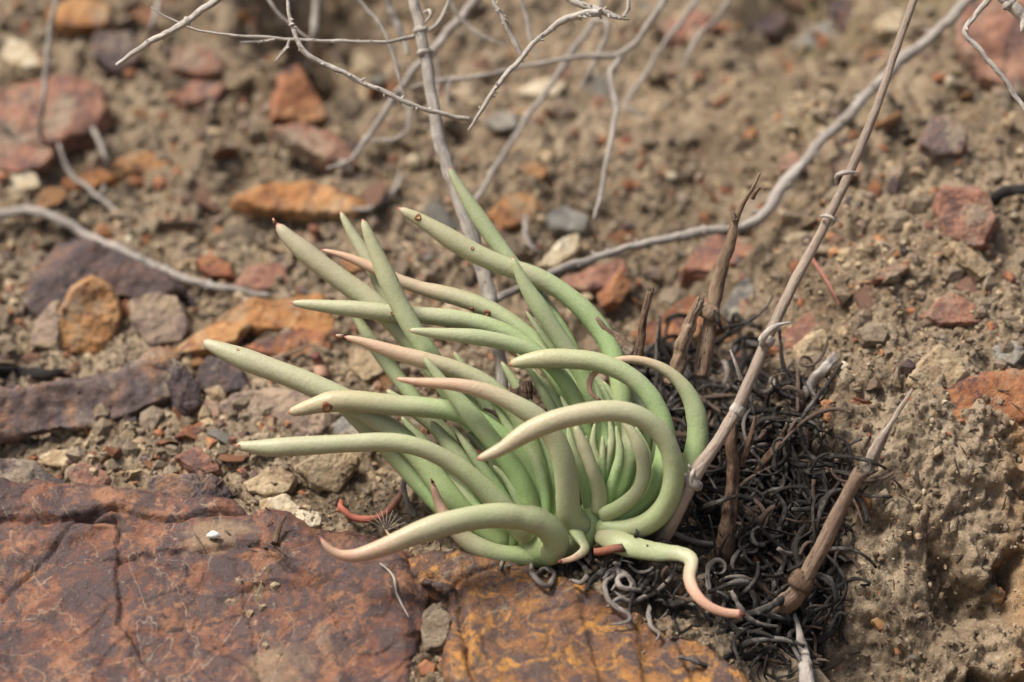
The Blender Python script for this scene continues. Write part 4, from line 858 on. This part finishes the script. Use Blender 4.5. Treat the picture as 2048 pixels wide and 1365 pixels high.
pale = [
 ([(1062,1125,G,3),(1066,1150,G,4),(1095,1172,G,5),(1106,1150,G,7),(1088,1138,G,8),(1068,1152,G,6)], 'looped pale grey dead leaf on the ochre slab'),
 ([(1000,1138,G,3),(1012,1110,G,6),(1030,1090,G,8),(1040,1105,G,8),(1036,1128,G,5),(1010,1135,G,3)], 'dark grey ring-shaped dead leaf under the lowest leaf'),
 ([(1245,1110,G,8),(1230,1150,G,8),(1210,1170,G,7),(1222,1205,G,6),(1258,1232,G,5),(1250,1246,G,4),(1222,1250,G,3)], 'long pale dead leaf trailing down the ochre slab'),
 ([(1240,1190,G,5),(1262,1170,G,7),(1252,1150,G,9),(1235,1158,G,9),(1246,1178,G,8),(1290,1180,G,6),(1330,1170,G,5)], 'pale knotted dead leaf above the ochre slab'),
 ([(1165,1085,G,10),(1182,1100,G,11),(1178,1130,G,8)], 'grey flat dead leaf under the centre of the rosette'),
 ([(1270,1110,G,12),(1300,1098,G,14),(1325,1085,G,14),(1340,1080,G,14)], 'thin grey dead leaf across the wrinkled leaf'),
 ([(1205,1160,G,6),(1225,1140,G,8),(1255,1148,G,9),(1270,1175,G,7),(1250,1195,G,6),(1226,1182,G,7)], 'pale looped dead leaf resting on the knotted one'),
 ([(1215,1215,G,4),(1238,1200,G,6),(1262,1205,G,7),(1300,1190,G,7),(1335,1165,G,8),(1352,1130,G,9)], 'long grey dead leaf running up to the wrinkled leaf'),
 ([(1225,1120,G,7),(1238,1135,G,9),(1236,1160,G,9),(1222,1182,G,8)], 'short pale dead leaf standing above the knotted one'),
 ([(1150,1118,G,6),(1172,1140,G,7),(1165,1165,G,6),(1140,1160,G,5)], 'grey hooked dead leaf below the shrivelled pale leaf'),
 ([(1296,1205,G,4),(1302,1250,G,4),(1320,1268,G,4),(1312,1282,G,3)], 'dark dead leaf hanging down the right of the ochre slab'),
]
for p, lab in pale: strip('dead_leaf', p, [7, 12, 13, 12, 10, 5], DEADGREY, lab, 'dead leaf', rough=0.25, groove=0.3)
for p, lab, wd in [
 ([(1480,690,G,6),(1500,684,G,10),(1530,700,G,9)], 'black hooked leaf poking up behind the heap', 12),
 ([(1330,645,G,12),(1345,632,G,16),(1372,634,G,14),(1392,650,G,8)], 'black hooked leaf arching beside the tall broken stalk', 13),
 ([(1640,1108,G,6),(1700,985,G,6),(1735,992,G,4),(1785,994,G,3)], 'straight dark dead leaf lying on the soil right of the brown stub', 9),
 ([(1590,745,G,8),(1560,740,G,12),(1610,765,G,10),(1635,800,G,5)], 'grey-black leaf arching over the top of the heap', 12),
 ([(1555,990,G,12),(1570,1020,G,12),(1560,1080,G,11),(1590,1150,G,9)], 'long grey-streaked black leaf left of the brown stub', 16),
 ([(1610,1050,G,10),(1590,1090,G,11),(1600,1140,G,8)], 'thick grey-black leaf touching the brown stub', 18),
 ([(1650,1260,G,4),(1640,1300,G,4),(1665,1245,G,6),(1680,1225,G,4)], 'dark dead leaf low right of the pale hollow stick', 10),
 ([(1480,1330,G,3),(1470,1280,G,6),(1520,1250,G,8),(1550,1275,G,8),(1520,1310,G,6),(1500,1335,G,4)], 'large black looped leaf at the bottom of the heap', 11),
 ([(1350,1240,G,5),(1360,1265,G,5),(1385,1250,G,5)], 'small black hooked leaf on the edge of the ochre slab', 9),
]: strip('dead_leaf', p, [wd * 0.6, wd, wd, wd, wd * 0.6], DEAD, lab, 'dead leaf', rough=0.25, groove=0.3)

# ------------------------------------------------------------------ stalks, stumps and sticks
def stub(pts, wid, mat, label, cat='stalk', name='broken_stalk', rough=0.22, **kw):
    return strip(name, pts, wid, mat, label, cat, rough=rough, rs=230, sides=16, n=70, jag=0.9, kink=0.25, **kw)
def knots(o_root, pts, wid, mat, cnt, seed, name='node', amp=1.35):      # swollen rings where leaves once sat
    rg = random.Random(seed); C, t = spline(path3(pts), 80); T, N_, B_ = frames(C)
    for q in range(cnt):
        k = rg.randint(4, 74); r = np.interp(t[k], np.linspace(0, 1, len(wid)), wid) / 2 * PX
        P_ = C[k] + np.outer(np.linspace(-1, 1, 7), T[k]) * r * 0.8
        V, Q, Tr = tube(P_, r * np.array([0.9, 1.1, amp, amp * 1.06, amp * 0.98, 1.05, 0.9]), 9, 1.0, 0.3, 500); centred(name, V, mat, Q, Tr, parent=o_root)
root = tag(empty('broken_stalk', at(1405, 745, 8)), 'tall broken brown stalk standing in the heap with a splintered top', 'stalk')
p = [(1405,752,6),(1412,690,5),(1425,620,5),(1437,560,5),(1458,490,4),(1475,430,3),(1492,398,2),(1508,372,1),(1520,346,1)]
strip('stalk', p, [35.2,33.4,29.9,29,27.3,23.8,15,7.9,4.4], STALK, parent=root, rough=0.2, rs=230, sides=14, n=80, kink=0.2)
strip('splinter', [(1470,440,1),(1466,428,0),(1461,420,0)], [14,9,6], STALK, parent=root, rough=0.4)
strip('splinter', [(1504,400,1),(1512,384,0),(1520,376,1)], [10,9,4], STALKDK, parent=root, rough=0.5)
knots(root, [(1410,640,3),(1428,605,3)], [38,38], STALK, 1, 4, amp=1.2)
strip('side_stalk', [(1340,765,2),(1362,710,1),(1380,650,0),(1393,612,1)], [28.9,25.5,25.5,17], STALK, parent=root, rough=0.45, rs=200, sides=16, n=50, jag=1.6, label='short split stalk leaning against the tall one')
strip('splinter', [(1428,620,-1),(1436,640,-3),(1444,662,-2)], [4,9,3], BURNT, parent=root)
stub([(1276,725,4),(1283,672,3),(1292,620,2),(1300,586,2)], [22,17,14,13], STALKDK, 'thin brown stub left of the tall broken stalk')
stub([(1262,705,6),(1235,682,5),(1212,662,4),(1196,640,4)], [28,24,14,7], STALK, 'pale split bark piece between the leaves and the thin stub', 'bark', 'bark_piece', rough=0.4, flat=0.5)
stub([(1438,1140,-2),(1452,1075,-8),(1460,1010,-10),(1466,940,-12),(1464,890,-14),(1468,850,-14)], [50.4,41.8,28.8,24.5,23.8,15.8], STALKDK, 'gnarled brown stump in the heap beside the leaning twig', rough=0.4)
stub([(1478,930,-10),(1500,880,-12),(1510,835,-12)], [22,15,5], STALKDK, 'dark pointed splinter beside the gnarled stump', 'splinter', 'splinter')
root = tag(empty('broken_stalk', at(1560, 1225, -22)), 'thick red-brown stub leaning out of the lower heap', 'stalk')
p = [(1545,1222,'g',4),(1590,1190,-24),(1630,1120,-30),(1665,1050,-34),(1695,990,-36),(1718,948,-37)]
strip('stalk', p, [48,41.6,31.2,29.6,28,29.6], fibre_mat('red_brown_stalk', (0.12, 0.078, 0.052), (0.25, 0.175, 0.12), (0.36, 0.29, 0.22), 0.3, (0.04, 0.026, 0.018), crackw=0.4), parent=root, rough=0.16, rs=250, sides=18, n=80, jag=0.5, kink=0.12)
knots(root, [(1600,1172,-27),(1612,1152,-27)], [46,46], STALKDK, 1, 8, amp=1.15)
stub([(1722,960,'g',3),(1745,915,'g',6),(1764,880,'g',9),(1778,855,'g',11),(1800,818,'g',13),(1824,780,'g',15)], [19.2,28.8,24,10.4,10.4,4.8], BARKPINK, 'grey split stalk lying up the soil bank', rough=0.4, flat=0.6)
stub([(1604,792,'g',4),(1630,760,'g',12),(1650,735,'g',18),(1668,718,'g',20)], [20,22,20,18], BARKBACK, 'pale grey broken stick sticking out of the top of the heap', 'stick', 'stick')
stub([(1512,945,'g',10),(1540,910,'g',13),(1560,880,'g',14),(1576,848,'g',15)], [13,16,14,6], STALKDK, 'slender brown stick in the middle of the heap', 'stick', 'stick')
root = tag(empty('stick', at(1610, 1330, -30)), 'pale hollow stick with dark holes at the bottom of the heap', 'stick')
strip('stick', [(1588,1228,'g',12),(1600,1270,'g',15),(1608,1310,'g',16),(1614,1345,'g',16),(1618,1440,'g',14)], [7,20,27,27,26], BARKBACK, parent=root, rough=0.25, flat=0.6, n=50, sides=12)
for hx, hy in ((1612, 1306), (1613, 1330), (1616, 1352)):
    H_, nn_, d_ = hit(hx, hy); V, Q, Tr = tube(np.array([at(hx - 6, hy, d_ - 10.0), at(hx, hy, d_ - 10.4), at(hx + 6, hy, d_ - 10.0)]), np.array([2, 5, 2]) * PX, 8, 0.6); centred('hole', V, BURNT, Q, Tr, parent=root)
stub([(-40,742,'g',5),(40,744,'g',5),(90,748,'g',5),(125,745,'g',4)], [26,27,24,12], BURNT, 'charred black stick with flaking bark at the left edge', 'stick', 'stick', rough=0.25)
stub([(2080,372,'g',12),(2030,382,'g',12),(1998,390,'g',10),(1984,408,'g',6)], [20,22,22,20], BURNT, 'black burnt twig poking in at the right edge', 'stick', 'stick', rough=0.35)
stub([(490,738,'g',3),(540,722,'g',4),(600,700,'g',4),(625,690,'g',4)], [10,12,10,4], STALK, 'thin brown stick lying under the left leaves', 'stick', 'stick')
stub([(548,1088,'g',2),(556,1060,'g',4),(570,1035,'g',6)], [14,11,6], STALKDK, 'small dark twig standing on the edge of the large slab', 'twig', 'twig')
stub([(1040,770,8),(1045,800,6),(1055,850,4)], [44,40,36], STALKDK, 'dark old stem hidden among the leaf bases', 'stem', 'old_stem', rough=0.3)

# ------------------------------------------------------------------ grey twigs
def branch(name, label, main, wid, mat, sides=(), cat='twig', nk=0, seed=0, n=90, group=None, nubs=0, bur=0.14, kink=0.55):
    m = path3(main); root = tag(empty(name, m[-1]), label, cat, group)
    strip('stem', main, wid, mat, parent=root, rough=bur, rs=260, sides=10, n=n, kink=kink)
    for p, wd in sides: strip('side_twig', p, wd, mat, parent=root, rough=0.2, rs=320, sides=8, n=max(20, len(p) * 10))
    if nk: knots(root, main, wid, mat, nk, seed)
    rg = random.Random(seed + 50); V_, Q_, T_, F_, of = [], [], [], [], 0
    for (p, wd) in [(main, wid)] + list(sides):
        C, t = spline(path3(p), 60); T, N_, B_ = frames(C)
        for q in range(int(nubs * len(p) / len(main) + 0.5)):
            k = rg.randint(3, 56); r = np.interp(t[k], np.linspace(0, 1, len(wd)), wd) / 2 * PX * ((C[k] - CAM) @ FWD) / D0; a_ = rg.uniform(0, 6.28)
            dr = N_[k] * math.cos(a_) + B_[k] * math.sin(a_) + T[k] * 0.5; L = r * rg.uniform(1.5, 2.4)
            V, Q, Tr = tube(np.array([C[k], C[k] + dr * L * 0.6, C[k] + dr * L]), [r * 0.6, r * 0.45, r * 0.2], 6, 1, 0.3, 600)
            V_.append(V); Q_.append(Q + of); T_.append(Tr + of); F_.append(LASTF[0]); of += len(V)
    if V_:
        o = put('bud', mk_mesh('bud', np.vstack(V_) - m[-1], np.vstack(Q_), np.vstack(T_)), mat, root); o['kind'] = 'stuff'; fibattr(o, np.vstack(F_)); LASTF[0] = None
    return root
branch('dry_branch', 'upright grey dry stem rising behind the tallest leaf', [(815,-60,38),(826,0,38),(845,85,38),(862,190,38),(878,280,38),(900,350,38),(925,420,37),(948,490,36),(975,575,34),(992,660,32),(1002,745,28),(1006,800,24)], [20.2,21.8,23.5,24.4,25.2,26.9,28.6,30.2,30.2,28.6,26.9,23.5], BARK, nk=2, seed=2, n=130, kink=0.25, cat='stem',
       sides=[([(846,25,37),(858,22,34),(862,32,33),(850,46,36)], [5,7,6,4])])
branch('dry_twig', 'pale pointed twig hanging in from the top left', [(470,-40,0),(430,0,0),(380,38,0),(330,68,0),(285,95,0),(255,115,0),(232,132,0)], [17,16,15,15,14,12,8], BARK, nk=1, seed=3, nubs=3)
branch('dry_twig', 'thin knobbly twig running level across the upper left', [(302,15,14),(340,38,14),(400,62,14),(480,72,16),(560,77,18),(640,82,20),(720,84,22),(790,82,26),(850,65,50),(885,35,52),(905,-20,54)], [3.2,4.8,5.6,6.4,6.4,7.2,7.2,8,8.8,8,7.2], BARK, nubs=26, seed=5,
       sides=[([(550,80,17),(520,83,17),(480,85,17)], [6,5,4]), ([(580,80,17),(572,98,17),(550,124,17)], [6,6,3])])
branch('dry_twig', 'zigzag knobbly twig forking in front of the upright stem', [(574,-40,8),(576,10,8),(584,50,8),(605,98,8),(640,125,8),(690,148,8),(760,182,9),(840,215,10),(900,232,12),(940,239,14)], [6.8,7.6,9.3,11,11,10.2,10.2,10.2,9.3,10.2], BARK, nubs=22, seed=6, nk=2,
       sides=[([(936,262,13),(950,242,14),(985,185,12),(1020,140,12),(1050,108,12),(1085,70,12),(1130,40,12),(1165,30,12),(1200,22,14),(1160,8,16),(1100,-30,18)], [2.5,8.5,9.3,10.2,11,11,12.8,14.4,15.3,13.6,13.6]),
              ([(1045,112,12),(1030,85,12),(1010,45,12),(985,0,12),(975,-30,12)], [9,10,10,8,8]), ([(1200,22,14),(1235,34,14),(1258,38,14)], [13,10,5]), ([(1247,34,14),(1256,15,14),(1252,-20,14)], [7,8,8])])
GB = 'blurred grey twigs behind the plant'
branch('dry_twig', 'long blurred twig slanting down left behind the upright stem', [(990,-60,130),(950,0,130),(880,85,130),(820,150,130),(770,225,130),(730,285,130),(700,320,130),(655,338,130)], [22,20,19,16,14,13,11,6], BARKBACK, n=60, sides=[([(800,195,130),(818,225,128),(815,260,126),(785,280,124),(740,280,124)], [8,9,8,7,4]), ([(872,110,130),(878,160,128),(868,210,126)], [8,8,5])], nubs=3, seed=31)
branch('dry_twig', 'blurred twig with a long drooping side shoot in the upper middle', [(1350,-60,120),(1325,0,120),(1290,60,120),(1240,108,120),(1160,112,120),(1060,132,120),(960,152,120),(890,160,120),(820,175,120)], [16,14,13,13,10,9,9,9,5], BARKBACK, n=60,
       sides=[([(1240,108,120),(1222,150,118),(1232,215,112),(1222,280,104),(1210,335,96),(1200,395,90),(1188,438,86)], [11,11,12,10,9,10,7]), ([(900,158,120),(895,185,119),(898,215,118)], [7,6,3])], seed=33)
branch('dry_twig', 'straight blurred twig slanting down to the tallest leaf', [(1215,-40,150),(1190,40,150),(1140,110,148),(1100,175,146),(1050,240,142),(1020,290,138),(985,345,132),(955,395,126),(930,430,122)], [12,13,12,12,12,11,10,10,8], BARKBACK, n=60, sides=[([(1185,42,140),(1212,42,130),(1210,80,128),(1190,120,126),(1160,182,124)], [9,10,9,9,5])], seed=34)
branch('dry_twig', 'blurred crooked twig ending in a small hook at upper middle right', [(1420,-40,160),(1380,20,158),(1320,100,154),(1290,150,152),(1265,185,150),(1250,210,148),(1270,225,146),(1292,230,146)], [11,11,10,9,9,9,8,6], BARKBACK, n=50, seed=35)
branch('dry_branch', 'long grey branch sloping from the top right down behind the plant', [(1990,-60,130),(1940,0,130),(1870,68,128),(1790,135,124),(1740,185,122),(1690,240,118),(1640,285,114),(1600,335,110),(1560,380,106),(1535,420,102),(1500,448,98),(1440,460,94),(1390,466,92),(1320,482,88),(1250,497,84),(1180,520,80),(1100,547,72),(1040,575,66),(985,605,60)], [20.9,20.9,20.9,19.9,22.8,19,21.8,19.9,20.9,23.8,19.9,17.1,18.1,16.1,15.2,17.1,17.1,16.1,14.2], BARKBACK, cat='branch', n=160, nk=7, seed=9, nubs=14)
tw = [(1850,-70,-20),(1828,0,-20),(1790,105,-20),(1755,210,-20),(1702,340,-20),(1655,440,-20),(1600,545,-20),(1550,645,-21),(1510,735,-22),(1475,815,-24),(1435,885,-26),(1400,935,-27),(1372,985,-27),(1340,1050,-20),(1320,1085,-10)]
lt = branch('dry_twig', 'straight pinkish-grey twig leaning across the black heap', tw, [15.3,16.2,16.2,17.1,18,18.9,19.8,20.7,21.6,21.6,23.4,24.3,30.6,32.4,30.6], BARKPINK, cat='stem', n=140, seed=12, bur=0.08, kink=0.12)
for p, wd in (([(1672,368,-24),(1674,352,-27),(1690,346,-28),(1716,346,-24)], [6,10,9,4]), ([(1640,433,-22),(1655,432,-27),(1668,440,-27),(1662,452,-24)], [4,8,8,5]), ([(1522,690,-24),(1532,668,-28),(1552,652,-28),(1582,645,-24)], [12,14,8,3]),
              ([(1482,760,-22),(1472,730,-24),(1460,700,-24)], [10,8,4]), ([(1388,940,-34),(1384,950,-36),(1382,966,-34)], [8,8,6]), ([(1392,960,-30),(1380,935,-34),(1378,930,-34)], [7,7,4])):
    strip('bract', p, wd, BARK, parent=lt, rough=0.25, n=22)
for (cx, cy, d, wd) in ((1533, 680, -21, 30), (1383, 965, -27, 42), (1474, 820, -24, 27)):
    C = np.array([at(cx - 5, cy + 9, d), at(cx, cy, d), at(cx + 5, cy - 9, d)]); V, Q, Tr = tube(spline(C, 8)[0], wd / 2 * PX * np.array([0.9, 1.05, 1.1, 1.1, 1.08, 1.04, 1.0, 0.9]), 12, 1, 0.12, 400); centred('node', V, BARK, Q, Tr, parent=lt)
branch('dry_twig', 'pale angular twig dropping in at the top right corner', [(2000,-50,-10),(1975,0,-10),(1948,32,-10),(1930,65,-10),(1960,100,-10),(1990,135,-10),(2020,175,-10),(2070,250,-10)], [10.8,11.7,12.6,12.6,10.8,10.8,10.8,9.9], BARK, nubs=5, seed=14)
branch('dry_twig', 'thick pale twig cutting the very top right corner', [(1980,-40,-12),(2010,0,-12),(2040,30,-12),(2090,80,-12)], [22,23,24,24], BARK, nubs=3, seed=15, nk=1)
branch('dry_branch', 'grey fallen branch lying from the left edge towards the plant', [(-60,428,'g',10),(0,430,'g',9),(70,424,'g',9),(120,440,'g',9),(165,465,'g',8),(240,500,'g',10),(310,535,'g',10),(380,560,'g',10),(450,576,'g',7),(540,592,'g',4)], [20,21,20,19,20,20,19,17,15,12], BARKBACK, cat='branch', seed=16, nk=3, n=90)
for p, wd, lab in [
 ([(118,-40,160),(108,20,160),(98,80,160),(92,150,160),(84,220,160),(78,300,'g',3)], [11,11,10,10,9,8], 'upright thin blurred grey stem near the left edge'),
 ([(-30,210,'g',30),(10,255,'g',25),(45,300,'g',16),(72,335,'g',3)], [9,9,9,8], 'blurred grey stem leaning in from the left edge'),
 ([(150,222,'g',18),(185,258,'g',20),(210,310,'g',18),(215,345,'g',14),(200,392,'g',5)], [9,11,11,11,9], 'blurred arched grey twig on the red stones'),
 ([(118,290,'g',16),(140,345,'g',16),(185,385,'g',12),(220,412,'g',8),(248,438,'g',4)], [8,10,10,9,6], 'blurred grey twig crossing below the arched twig'),
 ([(330,-40,180),(318,10,180),(302,60,180),(290,100,'g',4)], [11,12,11,9], 'short blurred stem at the top behind the pale pointed twig'),
 ([(632,-40,170),(630,20,170),(625,90,170),(622,150,'g',4)], [16,16,14,12], 'blurred pale stem at the top centre left'),
 ([(1052,432,'g',14),(1050,470,'g',14),(1066,500,'g',10),(1095,520,'g',5)], [9,11,10,8], 'curved blue-grey twig near the slanted cream flake'),
 ([(660,312,'g',6),(690,330,'g',5),(700,350,'g',3)], [8,10,6], 'short pale twig scrap on the slope'),
 ([(705,420,'g',4),(745,415,'g',6),(790,380,'g',7),(800,350,'g',6)], [9,10,10,8], 'blurred pale curved twig behind the leaf tips'),
 ([(770,-30,90),(780,20,90),(800,60,90),(815,110,88)], [14,16,15,8], 'blurred brown twig crossing behind the top of the upright stem'),
 ([(690,-30,62),(735,20,62),(772,72,60),(795,140,58),(808,205,56)], [7,9,9,7,4], 'fine blurred twig dropping left of the upright stem'),
 ([(1035,-30,90),(1052,30,90),(1060,75,88),(1078,120,86)], [7,9,8,4], 'fine blurred twig hanging beside the forked zigzag twig'),
 ([(890,-30,110),(915,30,110),(960,70,108),(1010,90,106)], [7,8,7,4], 'fine blurred twig right of the upright stem at the top'),
 ([(1470,-30,170),(1440,30,168),(1395,75,166),(1362,140,164)], [10,10,9,5], 'faint blurred twig in the dark hollow at the top'),
 ([(520,-20,60),(570,40,60),(620,80,60)], [8,8,6], 'faint slanting twig behind the fine top left twigs'),
]: strip('dry_twig', p, wd, BARKBACK, lab, 'twig', rough=0.12, n=40, group=GB)
strip('root_fibre', [(760,1128,'g',2),(785,1150,'g',2),(795,1190,'g',2),(818,1235,'g',2)], [4,6,5,2], BARK, 'thin pale root fibre lying on the large slab', 'root', rough=0.2)
strip('red_twig', [(1625,520,'g',4),(1655,565,'g',5),(1680,610,'g',4)], [8,7,4], TINT, 'thin red twig on the terrace right of the leaning twig', 'twig', tint=[(0.30,0.12,0.09)] * 2)
strip('seed', [(416,1072,'g',2),(428,1070,'g',4),(440,1074,'g',2)], [8,17,9], TINT, 'white seed lying on the large rust slab', 'seed', tint=[(0.78,0.74,0.66)] * 2, rough=0.03, n=16)
# a plumed seed and loose bits of litter
root = tag(empty('plumed_seed', at(790, 1080, -40)), 'pale plumed seed caught behind the lowest leaf', 'seed')
strip('seed', [(766,1052,'g',6),(778,1070,'g',6),(790,1084,'g',4)], [3,6,4], TINT, parent=root, tint=[(0.55,0.42,0.25)] * 2, n=12, sides=6)
for k in range(9):
    a_ = -0.4 - 0.28 * k; strip('bristle', [(772,1062,'g',6),(772 + 22 * math.cos(a_), 1062 + 24 * math.sin(a_),'g',9),(772 + 42 * math.cos(a_), 1062 + 44 * math.sin(a_),'g',11)], [1.6,1.3,0.7], TINT, parent=root, tint=[(0.6,0.55,0.46)] * 2, n=8, sides=4, rough=0)
Vs, Qs, Ts, Fs, off = [], [], [], [], 0
for k in range(300):
    if k < 130: a, b = rh.uniform(1640, 2040), rh.uniform(800, 1350)
    elif k < 200: a, b = rh.uniform(380, 980), rh.uniform(880, 1120)
    else: a, b = rh.uniform(0, 2040), rh.uniform(420, 900)
    V, Q, Tr = dead(a, b, 0.0004, rh.uniform(0.002, 0.010) * rh.uniform(0.4, 1.2), rh.uniform(5, 80), rh.uniform(0.00015, 0.0006), DEAD, '', '', seed=5000 + k, obj=False, n=7); Vs.append(V); Qs.append(Q + off); Ts.append(Tr + off); Fs.append(LASTF[0]); off += len(V)
lit = put('leaf_litter', mk_mesh('leaf_litter', np.vstack(Vs), np.vstack(Qs), np.vstack(Ts)), DEADBROWN); fibattr(lit, np.vstack(Fs)); LASTF[0] = None
tag(lit, 'tiny dark plant scraps strewn over the soil', kind='stuff')
